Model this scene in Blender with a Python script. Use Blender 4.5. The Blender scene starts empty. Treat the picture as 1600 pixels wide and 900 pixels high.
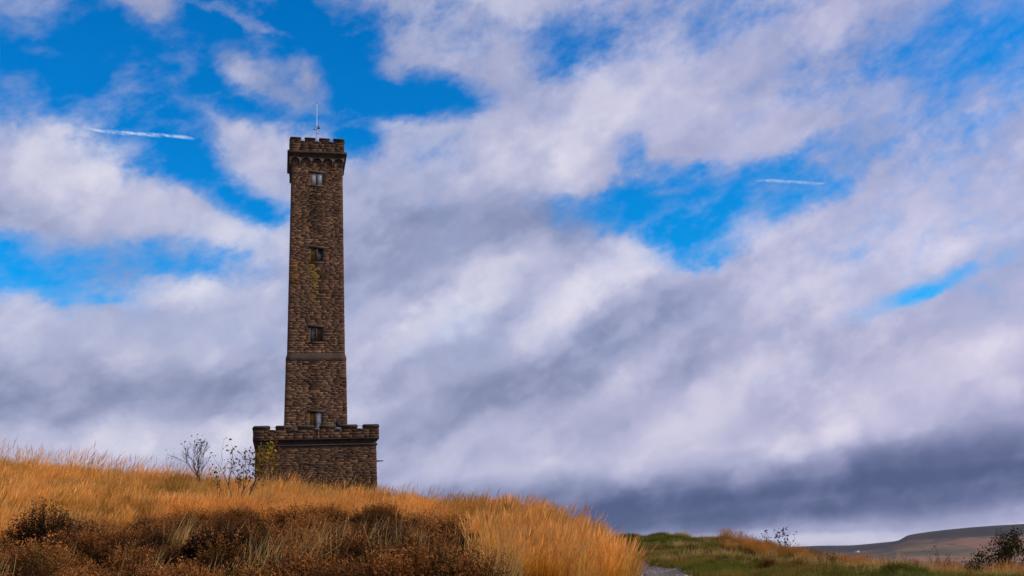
import bpy, bmesh, math, random
import numpy as np
from mathutils import Matrix, Vector

S = bpy.context.scene
COL = S.collection

# ------------------------------------------------------------------ camera
PITCH, ROLL, LENS = 0.26, -0.0470, 35.0
_f = Vector((0, math.cos(PITCH), math.sin(PITCH)))
_r0 = Vector((1, 0, 0)); _u0 = _r0.cross(_f)
_R = _r0 * math.cos(ROLL) + _u0 * math.sin(ROLL)
_U = -_r0 * math.sin(ROLL) + _u0 * math.cos(ROLL)
cam_data = bpy.data.cameras.new('camera'); cam_data.lens = LENS; cam_data.sensor_width = 36
cam_data.clip_start = 0.1; cam_data.clip_end = 90000
cam = bpy.data.objects.new('camera', cam_data); COL.objects.link(cam)
cam.matrix_world = Matrix(((_R.x, _U.x, -_f.x, 0), (_R.y, _U.y, -_f.y, 0), (_R.z, _U.z, -_f.z, 0), (0, 0, 0, 1)))
S.camera = cam

def ray(px, py):
    """unit direction of a measured sight line (1600 x 900 survey of the view)"""
    F = 1600 * LENS / 36.0
    d = _f + _R * ((px - 800) / F) + _U * ((450 - py) / F)
    return d.normalized()

# ------------------------------------------------------------------ sun direction (from the right, a little behind the viewer)
SUN_AZ, SUN_EL = math.radians(98), math.radians(34)      # azimuth clockwise from +Y (view direction)
sun_vec = Vector((math.sin(SUN_AZ) * math.cos(SUN_EL), math.cos(SUN_AZ) * math.cos(SUN_EL), math.sin(SUN_EL)))

# ------------------------------------------------------------------ world: blue sky with broken cloud
W = bpy.data.worlds.new('World'); S.world = W; W.use_nodes = True
wt = W.node_tree; wt.nodes.clear()

class NT:
    """small helper to wire nodes"""
    def __init__(self, tree): self.t = tree
    def n(self, typ, **kw):
        nd = self.t.nodes.new(typ)
        for k, v in kw.items(): setattr(nd, k, v)
        return nd
    def link(self, a, b): self.t.links.new(a, b)
    def put(self, sock, v):
        if isinstance(v, bpy.types.NodeSocket): self.link(v, sock)
        elif v is not None: sock.default_value = v
    def math(self, op, a, b=None, c=None, clamp=False):
        nd = self.n('ShaderNodeMath', operation=op, use_clamp=clamp)
        self.put(nd.inputs[0], a)
        if b is not None: self.put(nd.inputs[1], b)
        if c is not None: self.put(nd.inputs[2], c)
        return nd.outputs[0]
    def vmath(self, op, a, b=None, s=None, c=None):
        nd = self.n('ShaderNodeVectorMath', operation=op)
        self.put(nd.inputs[0], a)
        if b is not None: self.put(nd.inputs[1], b)
        if c is not None: self.put(nd.inputs[2], c)
        if s is not None: self.put(nd.inputs['Scale'], s)
        return nd.outputs[0]
    def mapping(self, vec, loc=(0, 0, 0), rot=(0, 0, 0), sc=(1, 1, 1), typ='POINT'):
        nd = self.n('ShaderNodeMapping', vector_type=typ)
        self.put(nd.inputs['Vector'], vec)
        nd.inputs['Location'].default_value = loc; nd.inputs['Rotation'].default_value = rot; nd.inputs['Scale'].default_value = sc
        return nd.outputs[0]
    def noise(self, vec, scale, detail=4, rough=0.5, lac=2.0, dist=0.0, color=False):
        nd = self.n('ShaderNodeTexNoise', noise_dimensions='3D')
        self.put(nd.inputs['Vector'], vec)
        nd.inputs['Scale'].default_value = scale; nd.inputs['Detail'].default_value = detail
        nd.inputs['Roughness'].default_value = rough; nd.inputs['Lacunarity'].default_value = lac
        nd.inputs['Distortion'].default_value = dist
        return nd.outputs['Color' if color else 'Fac']
    def ramp(self, fac, stops, interp='LINEAR'):
        nd = self.n('ShaderNodeValToRGB'); self.put(nd.inputs[0], fac)
        cr = nd.color_ramp; cr.interpolation = interp
        while len(cr.elements) > 1: cr.elements.remove(cr.elements[-1])
        cr.elements[0].position = stops[0][0]; cr.elements[0].color = (*stops[0][1], 1)
        for p, c in stops[1:]:
            e = cr.elements.new(p); e.color = (*c, 1)
        return nd.outputs[0]
    def mix(self, fac, a, b, blend='MIX'):
        nd = self.n('ShaderNodeMix', data_type='RGBA', blend_type=blend)
        self.put(nd.inputs[0], fac)
        for s, v in ((nd.inputs[6], a), (nd.inputs[7], b)):
            if isinstance(v, tuple): v = (*v, 1) if len(v) == 3 else v
            self.put(s, v)
        return nd.outputs[2]
    def smooth(self, x, lo, hi, a=0.0, b=1.0):
        nd = self.n('ShaderNodeMapRange', interpolation_type='SMOOTHSTEP')
        self.put(nd.inputs[0], x)
        for i, v in enumerate((lo, hi, a, b)): nd.inputs[i + 1].default_value = v
        return nd.outputs[0]

def lin(r, g, b):
    f = lambda c: c / 12.92 if c <= 0.04045 else ((c + 0.055) / 1.055) ** 2.4
    return (f(r / 255), f(g / 255), f(b / 255))

k = NT(wt)
geo = k.n('ShaderNodeTexCoord').outputs['Generated']
dirv = k.vmath('NORMALIZE', geo)

# ragged edges: the direction is warped by two turbulence scales before the cloud fields are read
w1 = k.noise(k.mapping(dirv, rot=(0, 0.35, 0), sc=(1, 1, 1.5)), 5.0, 3, 0.55, color=True)
w2 = k.noise(k.mapping(dirv, loc=(3, 1, 2), rot=(0, 0.3, 0), sc=(1, 1, 1.3)), 21.0, 7, 0.68, color=True)
warp = k.vmath('ADD', k.vmath('SCALE', k.vmath('SUBTRACT', w1, (.5, .5, .5)), s=0.072),
               k.vmath('SCALE', k.vmath('SUBTRACT', w2, (.5, .5, .5)), s=0.042))
dw = k.vmath('ADD', dirv, warp)
dw_soft = k.vmath('ADD', dirv, k.vmath('SCALE', warp, s=0.8))

def field(vec, base, blobs):
    """sum of soft ellipsoidal patches placed by sky direction: (x, y, half-width, half-height, tilt deg, weight)"""
    acc = base
    for (x, y, rx, ry, a, w) in blobs:
        d = ray(x, y)
        m = k.mapping(vec, loc=d, rot=(0, -math.radians(a), 0), sc=(rx * 1.35 / 1556, 0.7, ry * 1.35 / 1556), typ='TEXTURE')
        g = k.n('ShaderNodeTexGradient', gradient_type='SPHERICAL'); k.link(m, g.inputs[0])
        acc = k.math('MULTIPLY_ADD', k.math('SMOOTH_MIN', g.outputs[1], 0.7, 0.3), w, acc)
    return acc

GAPS = [  # (x, y, half-width, half-height, tilt, weight): where blue sky opens (negative) and where cloud closes it (positive)
    (190, 115, 300, 95, 6, -0.62), (430, 75, 170, 90, -20, -0.45), (530, 35, 90, 50, 0, -0.38), (60, 60, 170, 90, 0, -0.25),
    (260, 240, 120, 50, -14, -0.6), (345, 285, 70, 26, -35, -0.4), (552, 130, 46, 26, 0, -0.5), (685, 145, 70, 30, 0, -0.75), (600, 150, 60, 22, 0, -0.25),
    (568, 222, 34, 24, 10, -0.5), (412, 332, 52, 26, 0, -0.55), (1060, 322, 200, 50, 0, -0.8), (1125, 375, 110, 40, 12, -0.6),
    (1265, 300, 60, 24, 20, -0.35), (975, 242, 34, 24, 20, -0.45), (150, 415, 250, 46, 3, -0.40), (8, 395, 34, 22, 0, -0.4), (40, 460, 110, 26, 0, -0.25),
    (270, 400, 70, 22, 0, -0.22), (1385, 472, 58, 15, 14, -0.36), (1240, 588, 70, 22, 15, -0.22), (1470, 440, 40, 14, 14, -0.35),
    (1480, 95, 220, 90, 0, -0.34), (1560, 40, 100, 60, 0, -0.15), (1040, 40, 170, 50, 0, -0.24), (880, 50, 60, 40, 0, -0.26), (1270, 245, 110, 24, 12, -0.18), (700, 20, 100, 40, 0, -0.12),
    (235, 12, 60, 34, -50, 0.42), (380, 36, 90, 11, -12, 0.4), (440, 130, 66, 24, -6, 0.5), (368, 104, 20, 26, 40, 0.26), (75, 80, 40, 9, 0, 0.25),
    (505, 112, 34, 22, 0, 0.28), (945, 272, 46, 32, 50, 0.3), (1060, 301, 34, 7, 3, 0.16), (60, 270, 190, 95, -10, 0.35), (470, 230, 130, 36, 0, 0.22),
    (1215, 330, 60, 24, 10, 0.35), (760, 400, 420, 120, 0, 0.2), (1200, 650, 700, 160, 0, 0.5), (250, 640, 500, 120, 0, 0.5), (1230, 205, 60, 18, 5, 0.12),
    (830, 230, 120, 60, -20, 0.2), (1130, 170, 250, 80, 0, 0.12), (265, 462, 120, 18, 2, 0.14),
]
SHADE = [  # brighter (positive) and darker (negative) masses of cloud
    (90, 250, 190, 70, -18, 0.26), (250, 320, 130, 45, -20, 0.18), (90, 350, 160, 60, 0, -0.05), (660, 240, 150, 70, -12, 0.26), (900, 250, 60, 60, 0, 0.22),
    (440, 235, 120, 45, 0, 0.16), (1000, 150, 320, 110, 0, 0.2), (1420, 330, 260, 90, 22, 0.18), (1100, 410, 120, 36, 25, 0.3), (960, 425, 180, 30, 27, 0.5),
    (690, 495, 130, 28, 28, 0.48), (740, 350, 230, 50, 4, -0.22), (560, 420, 120, 60, 30, -0.14), (880, 345, 150, 30, -8, -0.18), (950, 500, 260, 26, 24, -0.1), (860, 590, 260, 38, 24, -0.28),
    (1110, 520, 200, 40, 20, -0.1), (1100, 640, 170, 40, 28, 0.38), (1400, 610, 260, 60, 18, 0.16), (1300, 440, 200, 50, 16, 0.16), (1500, 520, 200, 60, 20, 0.12),
    (300, 540, 200, 50, 22, 0.2), (120, 500, 160, 40, 14, 0.05), (110, 612, 240, 44, 4, -0.38), (430, 610, 140, 50, 28, -0.26), (300, 690, 230, 24, 10, 0.36), (60, 700, 120, 22, 10, 0.26),
    (640, 640, 130, 50, 25, -0.1), (720, 720, 260, 60, 0, -0.02), (265, 460, 130, 22, 2, 0.3),
]
BANK = [  # the low, level bank of dark cloud towards the right horizon and the bright strip under it
    (1520, 720, 330, 36, 3, -0.34), (1150, 770, 650, 50, 2.6, -0.34), (1080, 802, 600, 28, 2.6, -0.42), (1430, 800, 460, 26, 2.6, -0.36), (820, 795, 300, 40, 2, -0.26),
    (1400, 765, 260, 12, 3, 0.10), (1040, 850, 140, 9, 3.5, 0.42), (1260, 845, 110, 8, 2.6, 0.38), (1430, 840, 80, 7, 2.6, 0.25), (1580, 824, 60, 6, 2.6, 0.4), (1250, 690, 260, 24, 8, 0.10), (620, 800, 200, 40, 0, -0.14),
]
cloud_base = k.mapping(k.mapping(dirv, rot=(0, 0.50, 0)), sc=(1.0, 1.0, 1.5))        # streets of cloud rising to the right
fbm = k.noise(cloud_base, 6.5, 12, 0.60)
fine = k.noise(k.mapping(k.mapping(dirv, rot=(0, 0.45, 0)), loc=(1, 5, 2), sc=(1, 1, 1.5)), 26.0, 10, 0.66)
cover = field(dw, 0.60, [b for b in GAPS if b[2] > 70])
cover = field(k.vmath('ADD', dirv, k.vmath('SCALE', warp, s=0.5)), cover, [(*b[:2], b[2] * 1.15, b[3] * 1.15, b[4], b[5] * 1.35) for b in GAPS if b[2] <= 70])
cover = k.math('MULTIPLY_ADD', k.math('SUBTRACT', fbm, 0.5), 0.60, cover)
cover = k.math('MULTIPLY_ADD', k.math('SUBTRACT', fine, 0.5), 0.55, cover)
sep = k.n('ShaderNodeSeparateXYZ'); k.link(dirv, sep.inputs[0])
cover = k.math('ADD', cover, k.smooth(sep.outputs[2], 0.02, 0.22, 0.45, 0.0))       # more cloud seen edge-on towards the horizon
thick = k.smooth(cover, 0.34, 0.66)
veil_n = k.noise(k.mapping(k.mapping(dirv, rot=(0, 0.3, 0)), loc=(4, 8, 1), sc=(1.0, 1, 2.2)), 11.0, 9, 0.62)
veil = k.math('MULTIPLY', k.smooth(k.math('MULTIPLY_ADD', cover, 0.7, veil_n), 0.52, 0.98), 0.68)
alpha = k.math('SUBTRACT', 1.0, k.math('MULTIPLY', k.math('SUBTRACT', 1.0, k.math('MULTIPLY', thick, k.smooth(cover, 0.50, 1.0, 0.76, 1.0))), k.math('SUBTRACT', 1.0, veil)))
# billows: the same turbulence read a little towards the sun makes lit and shaded flanks
off = (0.012, 0, 0.022)
def puffs(vec):                                                     # rounded heads of cloud, large to small
    v = k.n('ShaderNodeTexVoronoi', feature='F1', normalize=True); k.link(vec, v.inputs['Vector'])
    v.inputs['Scale'].default_value = 7.5; v.inputs['Detail'].default_value = 3.0; v.inputs['Roughness'].default_value = 0.55; v.inputs['Lacunarity'].default_value = 2.1
    return v.outputs['Distance']
pv_ = k.mapping(k.mapping(dw, rot=(0, 0.50, 0)), sc=(0.8, 1, 1.25))
relief = k.math('MULTIPLY', k.math('SUBTRACT', puffs(k.vmath('ADD', pv_, (0.014, 0, 0.030))), puffs(pv_)), 0.75)
streak = k.noise(k.mapping(k.mapping(dirv, rot=(0, 0.48, 0)), loc=(7, 2, 4), sc=(0.8, 1, 1.9)), 7.0, 6, 0.5)
shade = field(k.vmath('ADD', dirv, k.vmath('SCALE', warp, s=0.28)), 0.635, BANK)
shade = field(dw_soft, shade, [(*b[:5], b[5] * 0.82) for b in SHADE])
shade = k.math('MULTIPLY_ADD', k.math('SUBTRACT', streak, 0.5), 0.14, shade)
crisp = k.smooth(k.math('MULTIPLY_ADD', k.math('SUBTRACT', streak, 0.5), 0.45, fbm), 0.45, 0.60)      # sharper tufts standing out of the sheet
shade = k.math('MULTIPLY_ADD', k.math('SUBTRACT', crisp, 0.5), 0.13, shade)
shade = k.math('ADD', shade, relief)
shade = k.math('MULTIPLY_ADD', k.math('SUBTRACT', fine, 0.5), 0.06, shade, clamp=True)
cloud_col = k.ramp(shade, [(0.0, lin(76, 91, 129)), (0.2, lin(102, 114, 153)), (0.42, lin(143, 151, 184)), (0.62, lin(174, 178, 209)), (0.8, lin(201, 201, 223)), (1.0, lin(230, 227, 238))], 'B_SPLINE')
# warm lilac tint where the sun side of the sky lights the cloud
side = k.smooth(sep.outputs[0], -0.2, 0.5)
cloud_col = k.mix(k.math('MULTIPLY', side, 0.4), cloud_col, (1.09, 0.97, 1.05), 'MULTIPLY')
trails = field(k.vmath('ADD', dirv, k.vmath('SCALE', warp, s=0.09)), 0.0, [(150 + 17 * i, 204.2 + 1.15 * i + (0.5 if i % 3 else -0.4), 13, 1.5 + 0.35 * (i % 3), -3.8, 1.3) for i in range(9)] + [(1196 + 16 * i, 282.6 + 0.95 * i, 13, 1.4, -3.4, 1.2) for i in range(6)])
trails = k.math('MULTIPLY', trails, k.smooth(k.noise(dirv, 170, 3, 0.6), 0.32, 0.66, 0.12, 0.62), clamp=True)

sky = k.n('ShaderNodeTexSky', sky_type='NISHITA', sun_disc=False)
sky.sun_elevation = SUN_EL; sky.sun_rotation = SUN_AZ
sky.altitude = 300; sky.air_density = 1.0; sky.dust_density = 0.3; sky.ozone_density = 2.0
hs = k.n('ShaderNodeHueSaturation'); hs.inputs['Saturation'].default_value = 1.45; hs.inputs['Value'].default_value = 1.0
k.link(sky.outputs[0], hs.inputs['Color'])
blue = k.mix(1.0, hs.outputs[0], (0.08, 1.56, 1.85), 'MULTIPLY')
SKY_STRENGTH = 0.10
cl = k.vmath('SCALE', cloud_col, s=1.0 / SKY_STRENGTH)
tr = k.vmath('SCALE', k.mix(0.0, (0.62, 0.74, 0.92), (1, 1, 1)), s=1.0 / SKY_STRENGTH)
skymix = k.mix(alpha, blue, cl)
skymix = k.mix(trails, skymix, tr)
bg = k.n('ShaderNodeBackground'); bg.inputs['Strength'].default_value = SKY_STRENGTH
k.link(skymix, bg.inputs['Color'])
wo = k.n('ShaderNodeOutputWorld'); k.link(bg.outputs[0], wo.inputs['Surface'])

# ------------------------------------------------------------------ the sun, veiled a little by cloud
sun_d = bpy.data.lights.new('sun', 'SUN'); sun_d.energy = 4.8; sun_d.angle = math.radians(2.0); sun_d.color = (1.0, 0.93, 0.82)
sun_o = bpy.data.objects.new('sun', sun_d); COL.objects.link(sun_o)
sun_o.rotation_euler = (-sun_vec).to_track_quat('-Z', 'Y').to_euler()

S.view_settings.view_transform = 'Standard'; S.view_settings.look = 'None'
S.view_settings.exposure = 0.0; S.view_settings.gamma = 1.0; S.view_settings.use_curve_mapping = False
S.render.engine = 'CYCLES'
W.cycles.sampling_method = 'MANUAL'; W.cycles.sample_map_resolution = 256
S.cycles.use_adaptive_sampling = True; S.cycles.adaptive_threshold = 0.02; S.cycles.adaptive_min_samples = 8
S.cycles.max_bounces = 6; S.cycles.diffuse_bounces = 3; S.cycles.transmission_bounces = 4; S.cycles.glossy_bounces = 2


# ================================================================== helpers
RNG = np.random.default_rng(11)
random.seed(5)

def link(name, me, mat=None, parent=None):
    o = bpy.data.objects.new(name, me); COL.objects.link(o)
    if mat is not None and not me.materials: me.materials.append(mat)
    if parent is not None: o.parent = parent
    return o

def mesh_np(name, V, Fq=None, Ft=None, attrs=None, smooth=False):
    """fast mesh from numpy: quads Fq and triangles Ft; attrs {name: (type, per-vertex array)}"""
    V = np.asarray(V, np.float32)
    Fq = np.zeros((0, 4), np.int32) if Fq is None else np.asarray(Fq, np.int32).reshape(-1, 4)
    Ft = np.zeros((0, 3), np.int32) if Ft is None else np.asarray(Ft, np.int32).reshape(-1, 3)
    me = bpy.data.meshes.new(name)
    me.vertices.add(len(V)); me.vertices.foreach_set('co', V.ravel())
    loops = np.concatenate([Fq.ravel(), Ft.ravel()]); me.loops.add(len(loops)); me.loops.foreach_set('vertex_index', loops)
    tot = np.concatenate([np.full(len(Fq), 4), np.full(len(Ft), 3)]).astype(np.int32)
    st = np.concatenate([[0], np.cumsum(tot)[:-1]]).astype(np.int32) if len(tot) else np.zeros(0, np.int32)
    me.polygons.add(len(tot)); me.polygons.foreach_set('loop_start', st); me.polygons.foreach_set('loop_total', tot)
    if smooth: me.polygons.foreach_set('use_smooth', np.ones(len(tot), bool))
    for nm, (tp, arr) in (attrs or {}).items():
        a = me.attributes.new(nm, tp, 'POINT')
        arr = np.asarray(arr, np.float32 if tp != 'INT' else np.int32)
        key = {'FLOAT': 'value', 'INT': 'value', 'FLOAT_COLOR': 'color', 'FLOAT_VECTOR': 'vector'}[tp]
        a.data.foreach_set(key, arr.ravel())
    me.update(calc_edges=True)
    return me

def tag(o, label=None, cat=None, group=None, kind=None):
    if label: o['label'] = label
    if cat: o['category'] = cat
    if group: o['group'] = group
    if kind: o['kind'] = kind
    return o

def empty(name, loc=(0, 0, 0), rz=0.0, parent=None):
    o = bpy.data.objects.new(name, None); COL.objects.link(o)
    o.location = loc; o.rotation_euler = (0, 0, rz); o.empty_display_size = 0.2
    if parent is not None: o.parent = parent
    return o

def material(name):
    m = bpy.data.materials.new(name); m.use_nodes = True; m.node_tree.nodes.clear()
    g = NT(m.node_tree); out = g.n('ShaderNodeOutputMaterial')
    return m, g, out

def principled(g, out, col, rough=0.85, bump=None, bump_s=0.4, bump_d=0.02, spec=0.3, metal=0.0):
    p = g.n('ShaderNodeBsdfPrincipled')
    if isinstance(col, tuple): col = (*col[:3], 1)
    g.put(p.inputs['Base Color'], col); g.put(p.inputs['Roughness'], rough)
    p.inputs['Specular IOR Level'].default_value = spec; p.inputs['Metallic'].default_value = metal
    if bump is not None:
        b = g.n('ShaderNodeBump'); b.inputs['Strength'].default_value = bump_s; b.inputs['Distance'].default_value = bump_d
        g.link(bump, b.inputs['Height']); g.link(b.outputs[0], p.inputs['Normal'])
    g.link(p.outputs[0], out.inputs['Surface'])
    return p

def attr(g, name, out='Fac'):
    a = g.n('ShaderNodeAttribute', attribute_name=name)
    return a.outputs[out]

def plain(name, col, rough=0.8, var=0.25, scale=6.0, metal=0.0, spec=0.3):
    m, g, out = material(name)
    co = g.n('ShaderNodeTexCoord').outputs['Object']
    n = g.noise(co, scale, 5, 0.6)
    c = g.mix(g.smooth(n, 0.3, 0.7), tuple(x * (1 - var) for x in col), tuple(min(1, x * (1 + var)) for x in col))
    principled(g, out, c, rough, n, 0.25, 0.01, spec, metal)
    return m

# value noise used to lay out ground and planting
def _hash(ix, iy, seed):
    h = (ix.astype(np.int64) * 374761393 + iy.astype(np.int64) * 668265263 + seed * 1442695041) & 0x7fffffff
    h = (h ^ (h >> 13)) * 1274126177 & 0x7fffffff
    return ((h ^ (h >> 16)) & 0xffff) / 65535.0
def vnoise(x, y, seed=0):
    x = np.asarray(x, float); y = np.asarray(y, float)
    ix = np.floor(x); iy = np.floor(y); fx = x - ix; fy = y - iy
    ix = ix.astype(np.int64); iy = iy.astype(np.int64)
    fx = fx * fx * (3 - 2 * fx); fy = fy * fy * (3 - 2 * fy)
    a = _hash(ix, iy, seed); b = _hash(ix + 1, iy, seed); c = _hash(ix, iy + 1, seed); d = _hash(ix + 1, iy + 1, seed)
    return (a * (1 - fx) + b * fx) * (1 - fy) + (c * (1 - fx) + d * fx) * fy
def fbm2(x, y, seed=0, oct=4, gain=0.5):
    s = 0; a = 1; t = 0
    for o in range(oct):
        s = s + a * (vnoise(x * 2 ** o, y * 2 ** o, seed + o) - 0.5); t += a; a *= gain
    return s / t * 2      # about -1..1

# ================================================================== the hill
def pchip(xs, ys, xq):
    xs = np.asarray(xs, float); ys = np.asarray(ys, float); h = np.diff(xs); d = np.diff(ys) / h
    m = np.zeros_like(ys)
    for i in range(1, len(xs) - 1):
        if d[i - 1] * d[i] > 0:
            w1_ = 2 * h[i] + h[i - 1]; w2_ = h[i] + 2 * h[i - 1]; m[i] = (w1_ + w2_) / (w1_ / d[i - 1] + w2_ / d[i])
    m[0] = d[0]; m[-1] = d[-1]
    i = np.clip(np.searchsorted(xs, xq) - 1, 0, len(h) - 1); t = np.clip((xq - xs[i]) / h[i], 0, 1)
    return ((1 + 2 * t) * (1 - t) ** 2 * ys[i] + t * (1 - t) ** 2 * h[i] * m[i] + t * t * (3 - 2 * t) * ys[i + 1] + t * t * (t - 1) * h[i] * m[i + 1])

# surveyed lines of the slope: for each bearing, (distance, height of sight line) pairs
SURVEY = {
    -200: [(11, 925), (20, 885), (34, 742), (45, 750), (110, 780)],
    0:    [(11, 918), (19, 876), (33, 754), (45, 763), (110, 784)],
    150:  [(11, 914), (20, 862), (32, 765), (45, 773), (110, 790)],
    300:  [(11, 910), (20, 850), (30, 780), (45, 787), (110, 796)],
    450:  [(11, 907), (20, 850), (28, 800), (42, 803), (110, 795)],
    600:  [(11, 907), (20, 855), (27, 808), (42, 813), (110, 806)],
    750:  [(11, 910), (19, 874), (25, 828), (40, 840), (110, 840)],
    850:  [(11, 915), (18, 893), (23, 849), (40, 850), (110, 852)],
    920:  [(11, 925), (18, 907), (22, 872), (30, 860), (40, 846), (110, 862)],
    980:  [(11, 940), (18, 914), (22, 898), (28, 880), (40, 846), (110, 866)],
    1030: [(11, 950), (16, 918), (22, 894), (28, 875), (40, 846), (110, 872)],
    1100: [(11, 955), (20, 898), (30, 869), (40, 850), (110, 882)],
    1200: [(11, 955), (20, 901), (28, 884), (38, 867), (60, 880), (110, 905)],
    1300: [(11, 955), (20, 905), (28, 897), (36, 891), (60, 908), (110, 930)],
    1400: [(11, 960), (20, 912), (27, 909), (34, 907), (60, 935), (110, 970)],
    1500: [(11, 965), (20, 916), (26, 919), (32, 918), (60, 950), (110, 995)],
    1600: [(11, 970), (20, 922), (26, 926), (30, 925), (60, 965), (110, 1010)],
    1800: [(11, 975), (20, 930), (26, 930), (30, 930), (60, 975), (110, 1040)],
}
def lg(r): return np.log1p(np.asarray(r, float) / 10.0)
S_GRID = np.linspace(0, lg(40000.0), 420)
cols_phi, cols_z = [], []
for px, pts in SURVEY.items():
    d = ray(px, 850); phi = math.atan2(d.x, d.y)
    rr, zz = [0.0, 5.0], [-1.6, None]
    for r, py in pts:
        d = ray(px, py); rr.append(r); zz.append(r * d.z / math.hypot(d.x, d.y))
    zz[1] = -1.6 + 0.38 * (zz[2] + 1.6)
    zl = zz[-1]
    rr += [200, 450, 1200, 3000, 40000]; zz += [min(zl, 6) - 9, -70, -185, -205, -430]
    cols_phi.append(phi); cols_z.append(pchip(lg(rr), zz, S_GRID))
flat = pchip(lg([0, 11, 30, 60, 110, 200, 450, 1200, 3000, 40000]), [-1.6, -1.7, -2.2, -4, -8, -22, -75, -185, -205, -430], S_GRID)
left = pchip(lg([0, 11, 30, 60, 110, 200, 450, 1200, 3000, 40000]), [-1.6, -0.6, 1.5, 2.5, 2, -6, -70, -185, -205, -430], S_GRID)
cols_phi = [-math.pi, -1.25] + cols_phi + [1.25, math.pi]; cols_z = [flat, left] + cols_z + [flat, flat]
PHI_GRID = np.concatenate([np.linspace(-math.pi, -0.62, 60)[:-1], np.linspace(-0.62, 0.62, 501), np.linspace(0.62, math.pi, 60)[1:]])
Z_TAB = np.stack([pchip(cols_phi, [c[j] for c in cols_z], PHI_GRID) for j in range(len(S_GRID))], 1)   # phi x s

# path centre line (bearing px, distance)
def bearing_xy(px, r):
    d = ray(px, 850); h = math.hypot(d.x, d.y); return d.x / h * r, d.y / h * r
PATH = [bearing_xy(*q) for q in ((1120, 6), (1066, 11), (1046, 16), (1034, 20), (1024, 22.5), (1004, 25), (975, 27.5), (930, 30), (860, 34), (800, 44))]
def path_dist(x, y):
    x = np.asarray(x, float); y = np.asarray(y, float); best = np.full(x.shape, 1e9)
    for (ax, ay), (bx, by) in zip(PATH[:-1], PATH[1:]):
        dx, dy = bx - ax, by - ay; t = np.clip(((x - ax) * dx + (y - ay) * dy) / (dx * dx + dy * dy), 0, 1)
        best = np.minimum(best, np.hypot(x - ax - t * dx, y - ay - t * dy))
    return best


def bumps(x, y, r):
    near = np.clip((r - 3) / 6, 0, 1) * np.clip((160 - r) / 80, 0, 1)
    b = 0.10 * fbm2(x / 3.2, y / 3.2, 3, 3) + 0.10 * fbm2(x / 0.95, y / 0.95, 9, 3) * np.clip((42 - r) / 10, 0.25, 1)
    b = b + 0.31 * (np.abs(fbm2(x / 1.05, y / 1.05, 21, 2)) - 0.12) * (x > 2.0) * np.clip((x - 2.0) / 1.5, 0, 1) * np.clip((path_dist(x, y) - 0.35) / 1.2, 0, 1)
    return b * near
def ground_z(x, y):
    x = np.asarray(x, float); y = np.asarray(y, float); r = np.hypot(x, y); phi = np.arctan2(x, y)
    i = np.clip(np.searchsorted(PHI_GRID, phi) - 1, 0, len(PHI_GRID) - 2); t = np.clip((phi - PHI_GRID[i]) / (PHI_GRID[i + 1] - PHI_GRID[i]), 0, 1)
    s = lg(r); fs = np.clip(s / S_GRID[1], 0, len(S_GRID) - 1.001); j = fs.astype(int); u = fs - j
    z = (Z_TAB[i, j] * (1 - u) + Z_TAB[i, j + 1] * u) * (1 - t) + (Z_TAB[i + 1, j] * (1 - u) + Z_TAB[i + 1, j + 1] * u) * t
    return z + bumps(x, y, r)

def px_of(x, y, z):
    """where a point of the place appears in the survey picture"""
    F = 1600 * LENS / 36.0
    P = np.stack([np.asarray(x, float), np.asarray(y, float), np.asarray(z, float)], -1)
    d = P @ np.array(_f); return 800 + F * (P @ np.array(_R)) / d, 450 - F * (P @ np.array(_U)) / d

def spot(px, r):
    """ground point on the bearing of px at distance r"""
    d = ray(px, 850); h = math.hypot(d.x, d.y); x, y = d.x / h * r, d.y / h * r
    return x, y, float(ground_z(x, y))

m_ground, g, out = material('hill_soil')
pos = g.n('ShaderNodeNewGeometry').outputs['Position']
n1 = g.noise(pos, 0.9, 6, 0.6); n2 = g.noise(pos, 7.0, 5, 0.65); n3 = g.noise(pos, 40.0, 3, 0.6)
brown = g.mix(g.smooth(n1, 0.35, 0.65), (0.045, 0.028, 0.014), (0.13, 0.078, 0.030))
green = g.mix(g.smooth(n2, 0.35, 0.68), (0.030, 0.045, 0.010), (0.105, 0.115, 0.022))
green = g.mix(g.smooth(n1, 0.52, 0.66), green, (0.13, 0.085, 0.03))
gcol = g.mix(attr(g, 'green'), brown, green)
gcol = g.mix(g.smooth(n3, 0.55, 0.75, 0, 0.6), gcol, (0.16, 0.12, 0.05))
principled(g, out, gcol, 0.95, n3, 0.6, 0.03, 0.1)

rows = np.concatenate([[0.05, 0.8], np.exp(np.linspace(math.log(1.6), math.log(170), 270)), np.exp(np.linspace(math.log(180), math.log(38000), 60))])
phis = np.concatenate([np.linspace(-math.pi, -0.62, 40)[:-1], np.linspace(-0.62, 0.62, 420), np.linspace(0.62, math.pi, 40)[1:-1]])
PP, RRg = np.meshgrid(phis, rows, indexing='ij')
X = RRg * np.sin(PP); Y = RRg * np.cos(PP); Z = ground_z(X, Y)
Z = Z - 0.05 * np.clip(1 - path_dist(X, Y) / 0.8, 0, 1)
nP, nR = PP.shape
ii, jj = np.meshgrid(np.arange(nP), np.arange(nR - 1), indexing='ij'); i2 = (ii + 1) % nP
quads = np.stack([ii * nR + jj, ii * nR + jj + 1, i2 * nR + jj + 1, i2 * nR + jj], -1).reshape(-1, 4)[:, ::-1]
greenness = np.clip((X / np.maximum(RRg, 1) - 0.085) / 0.04, 0, 1) * np.clip((RRg - 8) / 6, 0, 1)
greenness = greenness * np.clip((300 - RRg) / 150, 0, 1) * np.clip(0.75 + 0.9 * fbm2(X / 2.5, Y / 2.5, 31, 3), 0.0, 1)
hill = link('hillside', mesh_np('hillside', np.stack([X, Y, Z], -1).reshape(-1, 3), quads, attrs={'green': ('FLOAT', greenness.ravel())}, smooth=True), m_ground)
tag(hill, 'rounded moorland hillside rising to the tower', None, kind='structure')

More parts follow.
